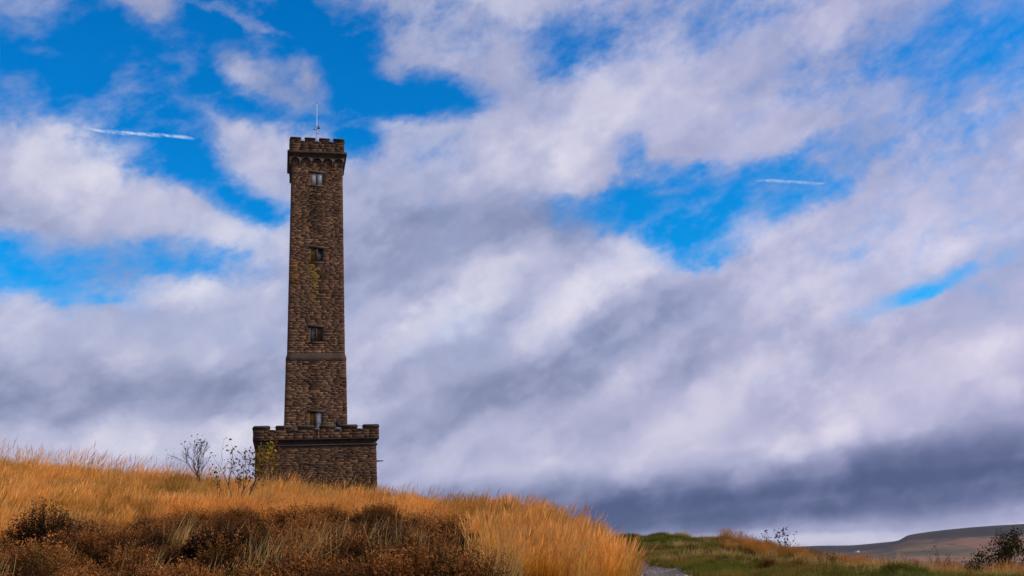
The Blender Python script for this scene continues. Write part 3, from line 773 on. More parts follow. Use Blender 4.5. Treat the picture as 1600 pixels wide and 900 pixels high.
LIGHTS = [(m_pale, m_pale, 'pane', 'pane', 2), (m_ochre, m_grey, 'board', 'pane', 2), (m_grey, m_brownb, 'pane', 'board', 0), (m_ochre, m_pale, 'board', 'pane', 1)]
WL = ['top window with two pale glazed lights', 'second window, left light boarded in ochre', 'third window, right light boarded in brown', 'lowest window, left light boarded in ochre']
for wi, ((zb, zt), (ml, mr, nl, nr, bars)) in enumerate(zip(WIN, LIGHTS)):
    hf = LOW if wi == 3 else UPP; zc = (zb + zt) / 2; fy = -float(hf(zc))
    w = empty('window', (0, fy, zb), 0, tower); w['label'] = WL[wi]
    H = zt - zb
    def wb(name, u0, u1, d0, d1, z0, z1, mat=None, col=(0.09, 0.062, 0.046), par=w):
        v, q = block(u0, u1, d0, d1, z0, z1, 0, 0, 0.004)
        o = joined(name, [(v, q, None, col)], mat or m_stone, par); return o
    wb('lintel', -WH - .22, WH + .22, -0.07, 0.05, H + 0.004, H + 0.27, col=(0.058, 0.040, 0.032))
    wb('sill', -WH - .12, WH + .12, -0.10, 0.14, -0.16, 0.035, col=(0.075, 0.052, 0.039))
    wb('mullion', -0.085, 0.085, 0.0, 0.22, 0.04, H - .004, col=(0.060, 0.043, 0.035))
    for sg in (-1, 1): wb('jamb', sg * WH - .055 - .01 * sg, sg * WH + .055 - .01 * sg, 0.02, 0.24, 0.038, H - .006, col=(0.05, 0.037, 0.032))
    for sg, mt, nm_ in ((-1, ml, nl), (1, mr, nr)):
        u0, u1 = (-WH + .05, -.087) if sg < 0 else (.087, WH - .05)
        dp = 0.14 if nm_ == 'board' else (0.06 if wi == 0 else 0.15)
        split = wi == 1 and sg > 0
        wb(nm_, u0, u1, dp, dp + .03, 0.04, (H * 0.62 if split else H - .01), mt)
        if split: wb('opening', u0, u1, dp + .08, dp + .1, H * 0.62, H - .01, m_black)
        if nm_ == 'pane' and bars == 2:
            for t in (0.25, 0.5, 0.75): wb('bar', u0 + (u1 - u0) * t - .012, u0 + (u1 - u0) * t + .012, dp - .035, dp - .018, 0.045, H - .012, m_iron)
        if nm_ == 'pane' and bars == 1:
            for t in (0.35, 0.7): wb('bar', u0, u1, dp - .02, dp - .003, H * t - .015, H * t + .015, m_grey)

# ================================================================== things standing on the tower
T_M = Matrix.Translation((TX, TY, TZ)) @ Matrix.Rotation(TH, 4, 'Z')
def on_tower(u, v, z): return T_M @ Vector((u, v, z))
def part(name, bits, mat, parent): return joined(name, bits, mat, parent)

mast = empty('antenna_mast', on_tower(0.0, 0.0, 40.5), TH)
tag(mast, 'thin antenna mast standing on the tower roof above the battlements', 'antenna')
m_white = plain('white_fibreglass', (0.62, 0.62, 0.62), 0.5, 0.1, 8)
part('pole', [tube([(0, 0, 0), (0, 0, 4.2)], 0.055, 8)], m_galv, mast)
part('whip', [tube([(0.02, 0, 4.1), (0.02, 0, 5.6), (0.03, 0, 7.15)], 0.034, 6, 0.022)], m_white, mast)
part('whip_tip', [tube([(0.03, 0, 7.15), (0.03, 0, 7.36)], 0.045, 6, 0.02)], m_iron, mast)
arm = part('cross_arm', [tube([(-0.30, 0, 3.72), (0.28, 0, 3.92)], 0.04, 6), tube([(0, 0, 3.2), (0.26, 0, 3.3)], 0.03, 6)], m_iron, mast)
def ellipsoid(c, r, n=8, m_=6):
    V, Q = [], []
    for i in range(m_ + 1):
        th = math.pi * i / m_
        for j in range(n):
            ph = 2 * math.pi * j / n; V.append((c[0] + r[0] * math.sin(th) * math.cos(ph), c[1] + r[1] * math.sin(th) * math.sin(ph), c[2] + r[2] * math.cos(th)))
    for i in range(m_):
        for j in range(n): Q.append((i * n + j, i * n + (j + 1) % n, (i + 1) * n + (j + 1) % n, (i + 1) * n + j))
    return np.array(V), Q, None, (0, 0, 0)
part('wind_gauge', [ellipsoid((0.28, 0, 4.0), (0.15, 0.15, 0.12)), tube([(0.28, 0, 3.85), (0.28, 0, 4.0)], 0.03), ellipsoid((0.17, -.05, 4.2), (0.09, 0.09, 0.07))], m_iron, mast)
part('wind_vane', [ellipsoid((-0.30, 0, 3.78), (0.13, 0.05, 0.06)), tube([(-0.30, 0, 3.70), (-0.30, 0, 3.85)], 0.025)], m_iron, mast)
part('junction_box', [(*block(-0.14, 0.02, -0.16, -0.05, 1.2, 1.75, 0), None, (0, 0, 0))], m_galv, mast)
part('stay', [tube([(-0.01, 0, 2.2), (0.32, 0.1, 0.0)], 0.02), tube([(0.01, 0, 2.2), (-0.32, 0.1, 0.0)], 0.02)], m_galv, mast)

def lamp(u, dark, label, w, h, z):
    L_ = empty('floodlight', on_tower(u, -6.15, z), TH); tag(L_, label, 'floodlight')
    part('housing', [(*block(-w / 2, w / 2, -0.10, 0.16, 0.14, 0.14 + h, 0, 0.03), None, (0, 0, 0))], m_black if dark else m_iron, L_)
    part('glass', [(*block(-w / 2 + .03, w / 2 - .03, 0.162, 0.18, 0.18, 0.10 + h, 0), None, (0, 0, 0))], m_pale, L_)
    part('bracket', [(*block(-w / 2 - .05, w / 2 + .13, -0.13, -0.02, 0.0, 0.135, 0), None, (0, 0, 0)), tube([(w / 2 + .08, -0.06, 0.1), (w / 2 + .08, -0.04, 0.3)], 0.045)], m_white, L_)
    return L_
lamp(2.23, True, 'black floodlight in a crenel right of the lowest window', 0.56, 0.70, 7.69)
l2 = lamp(0.0, False, 'small pale floodlight in the middle crenel, below the lowest window', 0.22, 0.24, 7.67)
part('cable', [tube([(0.16, -0.36, 0.05), (0.18, -0.38, -0.4), (0.17, -0.38, -0.95)], 0.022)], m_galv, l2)

# ================================================================== vegetation
# ---- materials: thin leaves and stems that let some light through
def blade_material(name, stops, trans=0.35, patch=None, var=0.35, rough=0.7):
    """colour runs from foot to tip of each blade (attribute h), varies per blade (rnd) and per patch of ground"""
    m, g, out = material(name)
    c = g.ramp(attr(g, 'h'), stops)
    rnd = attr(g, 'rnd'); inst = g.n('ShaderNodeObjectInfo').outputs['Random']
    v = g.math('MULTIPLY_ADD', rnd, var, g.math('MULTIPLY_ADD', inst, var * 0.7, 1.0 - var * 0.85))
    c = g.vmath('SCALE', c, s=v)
    if patch:
        pos = g.n('ShaderNodeNewGeometry').outputs['Position']
        for scale, lo, hi, col, amt in patch:
            c = g.mix(g.smooth(g.noise(pos, scale, 3, 0.5), lo, hi, 0.0, amt), c, col)
    d = g.n('ShaderNodeBsdfDiffuse'); g.link(c, d.inputs[0]); d.inputs[1].default_value = rough
    t = g.n('ShaderNodeBsdfTranslucent'); g.link(c, t.inputs[0])
    mx = g.n('ShaderNodeMixShader'); mx.inputs[0].default_value = trans
    g.link(d.outputs[0], mx.inputs[1]); g.link(t.outputs[0], mx.inputs[2]); g.link(mx.outputs[0], out.inputs['Surface'])
    return m

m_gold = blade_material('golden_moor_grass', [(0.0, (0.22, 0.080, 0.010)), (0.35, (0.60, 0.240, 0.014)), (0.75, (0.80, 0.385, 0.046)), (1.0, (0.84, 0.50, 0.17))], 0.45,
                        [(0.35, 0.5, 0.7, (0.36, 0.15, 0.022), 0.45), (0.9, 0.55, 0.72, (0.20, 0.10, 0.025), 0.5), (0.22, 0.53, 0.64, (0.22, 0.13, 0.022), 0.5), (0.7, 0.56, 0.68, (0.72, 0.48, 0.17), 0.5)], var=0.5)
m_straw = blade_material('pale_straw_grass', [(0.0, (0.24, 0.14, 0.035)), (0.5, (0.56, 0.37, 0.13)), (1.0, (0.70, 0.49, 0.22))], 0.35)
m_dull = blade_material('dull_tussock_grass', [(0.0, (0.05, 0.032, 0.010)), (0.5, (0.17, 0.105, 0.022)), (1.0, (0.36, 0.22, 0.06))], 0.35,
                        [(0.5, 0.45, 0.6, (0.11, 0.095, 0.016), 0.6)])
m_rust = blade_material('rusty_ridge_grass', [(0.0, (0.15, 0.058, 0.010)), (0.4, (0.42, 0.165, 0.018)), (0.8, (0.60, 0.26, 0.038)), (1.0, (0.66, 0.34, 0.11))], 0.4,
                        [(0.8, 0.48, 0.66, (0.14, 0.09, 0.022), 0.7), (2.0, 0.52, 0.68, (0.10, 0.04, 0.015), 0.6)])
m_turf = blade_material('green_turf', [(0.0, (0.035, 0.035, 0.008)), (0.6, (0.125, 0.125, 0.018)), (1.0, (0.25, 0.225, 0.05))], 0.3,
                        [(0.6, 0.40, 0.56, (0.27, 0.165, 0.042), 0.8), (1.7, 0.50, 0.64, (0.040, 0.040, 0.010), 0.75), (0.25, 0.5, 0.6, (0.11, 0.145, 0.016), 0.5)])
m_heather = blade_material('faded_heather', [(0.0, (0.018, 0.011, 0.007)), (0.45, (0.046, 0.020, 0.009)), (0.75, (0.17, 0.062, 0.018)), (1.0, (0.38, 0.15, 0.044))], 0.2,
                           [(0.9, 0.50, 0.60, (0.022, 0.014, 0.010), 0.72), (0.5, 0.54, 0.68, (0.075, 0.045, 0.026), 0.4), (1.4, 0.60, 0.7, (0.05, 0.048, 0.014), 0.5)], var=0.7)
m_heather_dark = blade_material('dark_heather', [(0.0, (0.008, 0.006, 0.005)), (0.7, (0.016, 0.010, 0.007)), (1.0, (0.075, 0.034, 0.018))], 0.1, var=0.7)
m_bark = plain('bark', (0.055, 0.036, 0.028), 0.9, 0.35, 9)

# ---- prototypes for scattering (kept out of the scene; only their copies show)
def blades(n, rad, h0, h1, w, lean=(0.15, 0.0), spread=0.25, curl=0.25, seg=3, seed=0, head=0.0):
    r = np.random.default_rng(seed)
    a = r.uniform(0, 2 * np.pi, n); q = rad * np.sqrt(r.uniform(0, 1, n)); bx = q * np.cos(a); by = q * np.sin(a)
    H = r.uniform(h0, h1, n); da = r.uniform(0, 2 * np.pi, n); sp = np.abs(r.normal(0, spread, n))
    dx = np.cos(da) * sp + lean[0]; dy = np.sin(da) * sp + lean[1]; cu = r.uniform(0.3, 1, n) * curl
    fa = r.uniform(0, np.pi, n); wx = np.cos(fa) * w / 2; wy = np.sin(fa) * w / 2
    V, hh, rn, Q, T = [], [], [], [], []; rn_b = r.uniform(0, 1, n)
    st = 2 * seg + 1
    for k_ in range(seg):
        t = k_ / seg; tap = (1 - 0.55 * t) if head == 0 else (1 - 0.6 * t)
        cx = bx + H * (dx * t + cu * dx * t * t); cy = by + H * (dy * t + cu * dy * t * t); cz = H * t * (1 - 0.12 * t * np.hypot(dx, dy))
        V.append(np.stack([cx - wx * tap, cy - wy * tap, cz], -1)); V.append(np.stack([cx + wx * tap, cy + wy * tap, cz], -1)); hh += [np.full(n, t)] * 2
    V.append(np.stack([bx + H * (dx + cu * dx), by + H * (dy + cu * dy), H * (1 - 0.12 * np.hypot(dx, dy))], -1)); hh.append(np.full(n, 1.0))
    V = np.stack(V, 1).reshape(-1, 3); hh = np.stack(hh, 1).reshape(-1); rn = np.repeat(rn_b, st)
    o = np.arange(n) * st
    for k_ in range(seg - 1): Q.append(np.stack([o + 2 * k_, o + 2 * k_ + 1, o + 2 * k_ + 3, o + 2 * k_ + 2], -1))
    T.append(np.stack([o + 2 * seg - 2, o + 2 * seg - 1, o + 2 * seg], -1))
    if head > 0:                                     # slim seed heads on the upper stem
        for _ in range(2):
            k0 = len(V); t0, t1 = 0.78, 1.0; ha = r.uniform(0, np.pi, n); hx = np.cos(ha) * head / 2; hy = np.sin(ha) * head / 2
            def at_(t): return np.stack([bx + H * (dx * t + cu * dx * t * t), by + H * (dy * t + cu * dy * t * t), H * t * (1 - 0.12 * t * np.hypot(dx, dy))], -1)
            A, B, M_ = at_(t0), at_(t1 + .03), at_(0.88)
            off_ = np.stack([hx, hy, 0 * hx], -1)
            nv = np.stack([A, M_ + off_, B, M_ - off_], 1).reshape(-1, 3); V = np.vstack([V, nv])
            hh = np.concatenate([hh, np.tile([0.85, 1, 1, 1], n)]); rn = np.concatenate([rn, np.repeat(rn_b, 4)])
            o2 = k0 + np.arange(n) * 4; Q.append(np.stack([o2, o2 + 1, o2 + 2, o2 + 3], -1))
    return V, np.concatenate(Q), np.concatenate(T), hh, rn

def sprigs(n, R, Hd, ln, lw, per, seed=0, flat=1.0):
    """a cushion of heather: upright sprigs set all with tiny leaves and dead flowers"""
    r = np.random.default_rng(seed)
    V, T, hh, rn = [], [], [], []
    a = r.uniform(0, 2 * np.pi, n); q = np.sqrt(r.uniform(0, 1, n)); ox = np.cos(a) * q; oy = np.sin(a) * q
    root = np.stack([ox * R * .55, oy * R * .55, 0 * ox], -1)
    top = np.stack([ox * R, oy * R, Hd * np.sqrt(np.clip(1 - 0.85 * q * q, 0.05, 1)) * r.uniform(0.75, 1.12, n)], -1)
    top[:, :2] += r.normal(0, R * 0.08, (n, 2))
    ax = top - root; al = np.linalg.norm(ax, axis=1, keepdims=True); ax = ax / al
    b = 0
    rs_ = r.uniform(0, 1, n)
    for t in np.linspace(0.25, 1.0, per):
        for _ in range(2):
            c = root + ax * al * t + r.normal(0, 0.012, (n, 3)); d = r.normal(0, 1, (n, 3)); d -= (d * ax).sum(1, keepdims=True) * ax * 0.4
            d /= np.linalg.norm(d, axis=1, keepdims=True); d[:, 2] += 0.5; s = np.cross(d, r.normal(0, 1, (n, 3))); s /= np.linalg.norm(s, axis=1, keepdims=True) + 1e-6
            L = ln * r.uniform(0.6, 1.3, (n, 1))
            tri = np.stack([c - s * lw, c + s * lw, c + d * L], 1).reshape(-1, 3)
            V.append(tri); k0 = b + np.arange(n) * 3; T.append(np.stack([k0, k0 + 1, k0 + 2], -1)); b += 3 * n
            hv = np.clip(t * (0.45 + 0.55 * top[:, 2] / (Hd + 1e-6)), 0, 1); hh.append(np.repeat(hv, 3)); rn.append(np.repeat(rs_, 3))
    # woody stems
    s = np.cross(ax, np.array([0.3, 1, 0.2])); s /= np.linalg.norm(s, axis=1, keepdims=True)
    tri = np.stack([root - s * .004, root + s * .004, top], 1).reshape(-1, 3); V.append(tri); k0 = b + np.arange(n) * 3
    T.append(np.stack([k0, k0 + 1, k0 + 2], -1)); hh.append(np.repeat(np.full(n, 0.1), 3)); rn.append(np.repeat(rs_, 3))
    return np.concatenate(V), None, np.concatenate(T), np.concatenate(hh), np.concatenate(rn)

def proto_collection(name, meshes, mat):
    c = bpy.data.collections.new(name)
    for i, (V, Q, T, h, rn) in enumerate(meshes):
        me = mesh_np(f'{name}_tuft', V, Q, T, {'h': ('FLOAT', h), 'rnd': ('FLOAT', rn)}); me.materials.append(mat)
        c.objects.link(bpy.data.objects.new(f'{name}_{i}', me))
    return c

def scatter(name, pts, scale, idx, coll, label, cat, yaw=None, tilt=0.12):
    n = len(pts)
    rot = np.stack([RNG.normal(0, tilt, n), RNG.normal(0, tilt, n), RNG.uniform(-0.6, 0.6, n) if yaw is None else yaw], -1)
    me = mesh_np(name, pts, attrs={'rot': ('FLOAT_VECTOR', rot), 'scl': ('FLOAT', scale), 'idx': ('INT', idx)})
    o = link(name, me)
    ng = bpy.data.node_groups.new(name + '_scatter', 'GeometryNodeTree')
    ng.interface.new_socket('Geometry', in_out='INPUT', socket_type='NodeSocketGeometry'); ng.interface.new_socket('Geometry', in_out='OUTPUT', socket_type='NodeSocketGeometry')
    N = ng.nodes; L = ng.links
    gi = N.new('NodeGroupInput'); go = N.new('NodeGroupOutput'); ip = N.new('GeometryNodeInstanceOnPoints'); ci = N.new('GeometryNodeCollectionInfo')
    ci.inputs['Collection'].default_value = coll; ci.inputs['Separate Children'].default_value = True; ci.inputs['Reset Children'].default_value = True
    ip.inputs['Pick Instance'].default_value = True
    def na(nm_, tp):
        a = N.new('GeometryNodeInputNamedAttribute'); a.data_type = tp; a.inputs['Name'].default_value = nm_; return a.outputs['Attribute']
    L.new(gi.outputs[0], ip.inputs['Points']); L.new(ci.outputs[0], ip.inputs['Instance']); L.new(na('idx', 'INT'), ip.inputs['Instance Index'])
    er = N.new('FunctionNodeEulerToRotation'); L.new(na('rot', 'FLOAT_VECTOR'), er.inputs[0]); L.new(er.outputs[0], ip.inputs['Rotation'])
    cx = N.new('ShaderNodeCombineXYZ'); s_ = na('scl', 'FLOAT')
    for i in range(3): L.new(s_, cx.inputs[i])
    L.new(cx.outputs[0], ip.inputs['Scale']); L.new(ip.outputs[0], go.inputs[0])
    md = o.modifiers.new('scatter', 'NODES'); md.node_group = ng
    tag(o, label, cat, kind='stuff'); return o

def sample_area(density, r0, r1, px0, px1):
    """random ground points between two distances and two bearings; returns xyz, distance and bearing (survey px)"""
    p0 = math.atan2(ray(px0, 850).x, ray(px0, 850).y); p1 = math.atan2(ray(px1, 850).x, ray(px1, 850).y)
    n = int(density * 0.5 * (r1 * r1 - r0 * r0) * (p1 - p0))
    r = np.sqrt(RNG.uniform(r0 * r0, r1 * r1, n)); ph = RNG.uniform(p0, p1, n)
    x = r * np.sin(ph); y = r * np.cos(ph); z = ground_z(x, y); px, py = px_of(x, y, z)
    return x, y, z, r, px

def heather_edge(px):
    """distance at which heather gives way to the tall grass"""
    return np.interp(px, [-200, 0, 60, 140, 200, 300, 380, 450, 520, 560, 600, 660, 700, 740, 770, 790], [18.5, 19, 19.5, 21.5, 22.3, 22.8, 22.6, 21.5, 23.6, 22.4, 23.4, 21.0, 18.6, 14.5, 9, 7])

# ---- golden grass on the hill
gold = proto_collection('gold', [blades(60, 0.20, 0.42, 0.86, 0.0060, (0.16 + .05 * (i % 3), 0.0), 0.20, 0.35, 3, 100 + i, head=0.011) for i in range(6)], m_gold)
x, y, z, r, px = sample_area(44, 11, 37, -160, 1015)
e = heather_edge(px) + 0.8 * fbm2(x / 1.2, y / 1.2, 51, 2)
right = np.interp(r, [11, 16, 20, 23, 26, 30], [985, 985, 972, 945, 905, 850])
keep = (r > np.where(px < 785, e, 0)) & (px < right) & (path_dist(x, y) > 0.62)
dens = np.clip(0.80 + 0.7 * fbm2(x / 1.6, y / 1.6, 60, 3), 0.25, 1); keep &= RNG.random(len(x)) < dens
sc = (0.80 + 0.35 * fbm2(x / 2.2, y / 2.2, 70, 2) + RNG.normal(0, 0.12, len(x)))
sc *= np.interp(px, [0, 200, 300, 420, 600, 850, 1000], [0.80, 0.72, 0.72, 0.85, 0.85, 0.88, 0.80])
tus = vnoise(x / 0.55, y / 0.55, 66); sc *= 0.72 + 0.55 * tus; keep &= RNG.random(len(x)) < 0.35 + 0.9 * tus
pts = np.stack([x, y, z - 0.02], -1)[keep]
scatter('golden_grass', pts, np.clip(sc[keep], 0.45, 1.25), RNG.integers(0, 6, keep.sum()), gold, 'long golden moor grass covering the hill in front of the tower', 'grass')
# duller olive and brown tussocks breaking up the golden grass
dull = proto_collection('dull', [blades(46, 0.20, 0.22, 0.55, 0.0075, (0.12, 0.0), 0.42, 0.6, 3, 170 + i) for i in range(4)], m_dull)
x, y, z, r, px = sample_area(9, 20, 36, -160, 930)
t_ = fbm2(x / 1.9, y / 1.1, 68, 3); keep = (r > heather_edge(px) + 0.6) & (t_ > np.interp(px, [0, 260, 420, 930], [0.02, 0.10, 0.30, 0.36])) & (px < np.interp(r, [20, 23, 27, 30], [940, 915, 870, 810]))
scatter('dull_tussocks', np.stack([x, y, z], -1)[keep], RNG.uniform(0.8, 1.45, keep.sum()), RNG.integers(0, 4, keep.sum()), dull, 'olive and brown tussocks among the golden grass', 'grass', yaw=RNG.uniform(-1, 1, keep.sum()))
# tall wisps standing above the rest along the crest
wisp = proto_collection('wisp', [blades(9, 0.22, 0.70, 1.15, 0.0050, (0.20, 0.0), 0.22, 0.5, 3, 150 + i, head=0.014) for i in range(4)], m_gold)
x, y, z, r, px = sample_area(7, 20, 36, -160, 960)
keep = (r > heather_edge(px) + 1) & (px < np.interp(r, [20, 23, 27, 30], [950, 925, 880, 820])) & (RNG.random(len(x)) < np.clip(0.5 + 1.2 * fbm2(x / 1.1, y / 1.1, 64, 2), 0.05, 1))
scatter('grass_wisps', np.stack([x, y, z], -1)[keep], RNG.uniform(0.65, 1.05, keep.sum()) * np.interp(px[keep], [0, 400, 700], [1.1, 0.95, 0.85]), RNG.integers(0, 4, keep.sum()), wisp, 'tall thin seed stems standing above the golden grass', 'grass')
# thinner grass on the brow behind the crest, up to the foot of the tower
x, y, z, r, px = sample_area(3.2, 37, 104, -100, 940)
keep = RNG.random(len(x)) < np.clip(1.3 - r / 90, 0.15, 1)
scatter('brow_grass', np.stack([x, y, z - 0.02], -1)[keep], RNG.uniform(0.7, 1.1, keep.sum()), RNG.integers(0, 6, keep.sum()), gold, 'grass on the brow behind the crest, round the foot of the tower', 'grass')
# rusty grass along the ridge on the right
rust = proto_collection('rust', [blades(44, 0.20, 0.36, 0.88, 0.0060, (0.12 + .05 * (i % 3), 0.0), 0.26, 0.4, 3, 160 + i, head=0.011) for i in range(5)], m_rust)
x, y, z, r, px = sample_area(26, 22, 44, 1080, 1660)
lo = np.interp(px, [1100, 1140, 1200, 1300, 1360, 1420, 1500, 1600], [38, 34, 32, 29.5, 25, 23, 22.5, 22.5]) + 1.6 * fbm2(x / 1.5, y / 1.5, 81, 2)
keep = (r > lo) & (px > 1125 + 20 * fbm2(x, y, 4, 1)); keep &= RNG.random(len(x)) < np.clip(0.58 + 1.5 * fbm2(x / 0.9, y / 0.9, 83, 3), 0.05, 1)
scatter('ridge_grass', np.stack([x, y, z - 0.02], -1)[keep], np.clip(0.50 + 0.45 * fbm2(x / 1.1, y / 1.1, 85, 2) + RNG.normal(0, .10, len(x)), .22, .62)[keep], RNG.integers(0, 5, keep.sum()), rust,
        'rusty golden grass along the low ridge right of the path', 'grass')

# pale grass lower on the same bank
straw2 = proto_collection('bleached', [blades(30, 0.18, 0.15, 0.42, 0.007, (0.15, 0.0), 0.35, 0.5, 2, 250 + i) for i in range(3)], m_straw)
x, y, z, r, px = sample_area(16, 19, 42, 1000, 1660)
keep = (path_dist(x, y) > 0.6) & (RNG.random(len(x)) < np.clip(-0.05 + 1.3 * fbm2(x / 1.3, y / 0.9, 87, 3) + np.interp(px, [1000, 1180, 1300, 1600], [0, .05, .2, .2]), 0, .9))
scatter('bleached_grass', np.stack([x, y, z - 0.02], -1)[keep], RNG.uniform(0.5, 1.1, keep.sum()), RNG.integers(0, 3, keep.sum()), straw2, 'bleached short grass patches on the bank below the ridge grass', 'grass')

# ---- pale straw grass among the heather in front
straw = proto_collection('straw', [blades(22, 0.16, 0.35, 0.75, 0.0060, (0.20 + .08 * (i % 2), 0.0), 0.20, 0.5, 3, 200 + i) for i in range(4)], m_straw)
x, y, z, r, px = sample_area(11, 8.5, 17.0, -60, 830)
patch = np.zeros(len(x))
for (cx_, cr_, wx_, wr_, a_) in ((395, 10.8, 40, 1.6, 0.9), (470, 12.0, 45, 1.8, 0.7), (535, 10.8, 50, 1.3, 0.7), (640, 14.5, 60, 1.2, 0.5), (690, 11.2, 65, 1.6, 1.0), (765, 12, 45, 2.4, 1.0), (345, 11, 50, 1.6, 0.3), (165, 11, 60, 2, 0.06)):
    patch = np.maximum(patch, a_ * np.exp(-((px - cx_) / wx_) ** 2 - ((r - cr_) / wr_) ** 2))
keep = RNG.random(len(x)) < np.clip(patch * (0.75 + 0.9 * fbm2(x / 0.7, y / 0.7, 90, 2)) + 0.012, 0, 1)
scatter('straw_grass', np.stack([x, y, z], -1)[keep], RNG.uniform(0.6, 1.1, keep.sum()), RNG.integers(0, 4, keep.sum()), straw, 'pale straw-coloured grass stems growing through the heather', 'grass')

# ---- heather
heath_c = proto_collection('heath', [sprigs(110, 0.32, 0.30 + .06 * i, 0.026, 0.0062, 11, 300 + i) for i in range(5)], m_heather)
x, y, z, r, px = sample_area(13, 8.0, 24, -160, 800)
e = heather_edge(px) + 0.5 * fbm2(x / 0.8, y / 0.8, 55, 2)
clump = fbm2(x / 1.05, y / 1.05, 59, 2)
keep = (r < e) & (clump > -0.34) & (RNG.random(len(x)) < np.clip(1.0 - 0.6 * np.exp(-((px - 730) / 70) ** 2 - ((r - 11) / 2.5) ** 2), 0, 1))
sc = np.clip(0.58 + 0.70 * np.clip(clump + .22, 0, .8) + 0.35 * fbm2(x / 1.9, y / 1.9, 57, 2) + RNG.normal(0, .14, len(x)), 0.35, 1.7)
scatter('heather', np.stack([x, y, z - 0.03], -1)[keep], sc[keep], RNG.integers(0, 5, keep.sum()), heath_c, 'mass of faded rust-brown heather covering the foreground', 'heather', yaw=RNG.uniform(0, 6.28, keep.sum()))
# scattered low heather on the far bank
x, y, z, r, px = sample_area(5.0, 18, 35, 925, 1620)
keep = (path_dist(x, y) > 0.7) & (fbm2(x / 1.3, y / 1.3, 97, 3) > np.interp(px, [925, 1000, 1080, 1600], [-0.15, 0.02, 0.22, 0.25])) & (r > np.interp(px, [930, 1010, 1040, 1100], [27, 24, 20, 18]))
scatter('bank_heather', np.stack([x, y, z - 0.03], -1)[keep], RNG.uniform(0.35, 0.8, keep.sum()), RNG.integers(0, 5, keep.sum()), heath_c, 'low dark heather scattered over the green bank', 'heather', yaw=RNG.uniform(0, 6.28, keep.sum()))

# ---- short green turf on the bank beyond the path
turf = proto_collection('turf', [blades(34, 0.13, 0.05, 0.15, 0.0065, (0.1, 0), 0.5, 0.5, 2, 400 + i) for i in range(4)], m_turf)
x, y, z, r, px = sample_area(60, 15, 46, 930, 1650)
keep = (path_dist(x, y) > 0.52) & (px > np.interp(r, [11, 20, 23, 27, 30, 34], [1010, 1000, 990, 965, 930, 900]))
scatter('turf', np.stack([x, y, z], -1)[keep], RNG.uniform(0.6, 1.4, keep.sum()), RNG.integers(0, 4, keep.sum()), turf, 'short green and olive turf on the hummocky bank right of the path', 'turf', yaw=RNG.uniform(0, 6.28, keep.sum()))

# ---- loose stones on the path
m_peb = plain('path_stone', (0.20, 0.18, 0.17), 0.45, 0.5, 5, 0, 0.5)
def pebble(r_, sd):
    bm = bmesh.new(); bmesh.ops.create_icosphere(bm, subdivisions=1, radius=r_)
    rr_ = random.Random(sd)
    for v in bm.verts: v.co = Vector((v.co.x * rr_.uniform(.7, 1.3), v.co.y * rr_.uniform(.7, 1.2), v.co.z * rr_.uniform(.35, .7)))
    V = np.array([v.co for v in bm.verts]); T = [[v.index for v in f.verts] for f in bm.faces]; bm.free(); return V, T
bits = []
for i in range(520):
    t = RNG.integers(0, len(cl_pts) - 1); p_ = cl_pts[t] + nm[t] * RNG.uniform(-0.52, 0.52) + tg[t] * RNG.uniform(0, .25)
    V, T = pebble(RNG.uniform(0.012, 0.045), i); zz_ = float(ground_z(p_[0], p_[1])) - 0.05 * max(0, 1 - float(path_dist(p_[0], p_[1])) / 0.8) + 0.03
    bits.append((V + np.array([p_[0], p_[1], zz_]), None, T, (0, 0, 0)))
gs = joined('gravel', bits, m_peb, None); tag(gs, 'loose wet stones lying on the path', 'gravel', kind='stuff')

# ---- shrubs and saplings
LEAFPAL = {'autumn': [(0.22, 0.09, 0.012), (0.30, 0.15, 0.02), (0.16, 0.055, 0.015), (0.12, 0.10, 0.015), (0.09, 0.04, 0.015)],
           'lime': [(0.30, 0.30, 0.03), (0.22, 0.24, 0.02), (0.34, 0.24, 0.02)], 'dark': [(0.018, 0.022, 0.008), (0.03, 0.028, 0.010), (0.035, 0.020, 0.010)],
           'olive': [(0.07, 0.07, 0.015), (0.05, 0.045, 0.012), (0.10, 0.075, 0.02)], 'yellow': [(0.26, 0.19, 0.02), (0.17, 0.14, 0.02), (0.2, 0.10, 0.015)]}
m_leaf, g, out = material('leaves')
c = attr(g, 'tint', 'Color')
d = g.n('ShaderNodeBsdfDiffuse'); g.link(c, d.inputs[0]); t_ = g.n('ShaderNodeBsdfTranslucent'); g.link(c, t_.inputs[0])
mx = g.n('ShaderNodeMixShader'); mx.inputs[0].default_value = 0.4; g.link(d.outputs[0], mx.inputs[1]); g.link(t_.outputs[0], mx.inputs[2]); g.link(mx.outputs[0], out.inputs['Surface'])

def grow(rnd, p, d, L, rad, depth, up=0.15, bend=0.18, tips=None, out_=None, child=(2, 4), spread=0.6):
    """recursive branching: collects (points, radius0, radius1, depth)"""
    n = 5; pts = [p.copy()]; dd = d.copy()
    for i in range(n):
        dd = (dd + Vector((rnd.gauss(0, bend), rnd.gauss(0, bend), rnd.gauss(0, bend) + up * 0.4))).normalized(); pts.append(pts[-1] + dd * (L / n))
    r1 = rad * (0.55 if depth > 0 else 0.3); out_.append((pts, rad, r1, depth))
    if depth == 0: tips.append((pts[-1], dd)); tips.append((pts[-3], dd)); return
    for k_ in range(rnd.randint(*child)):
        i = rnd.randint(2, n) if k_ else n
        ax = Vector((rnd.gauss(0, 1), rnd.gauss(0, 1), rnd.gauss(0, .6))); nd = (dd + ax.normalized() * spread + Vector((0, 0, up))).normalized()
        grow(rnd, pts[i], nd, L * rnd.uniform(0.5, 0.8), max(rad * (0.62 - 0.2 * i / n), .0052), depth - 1, up, bend, tips, out_, child, spread)

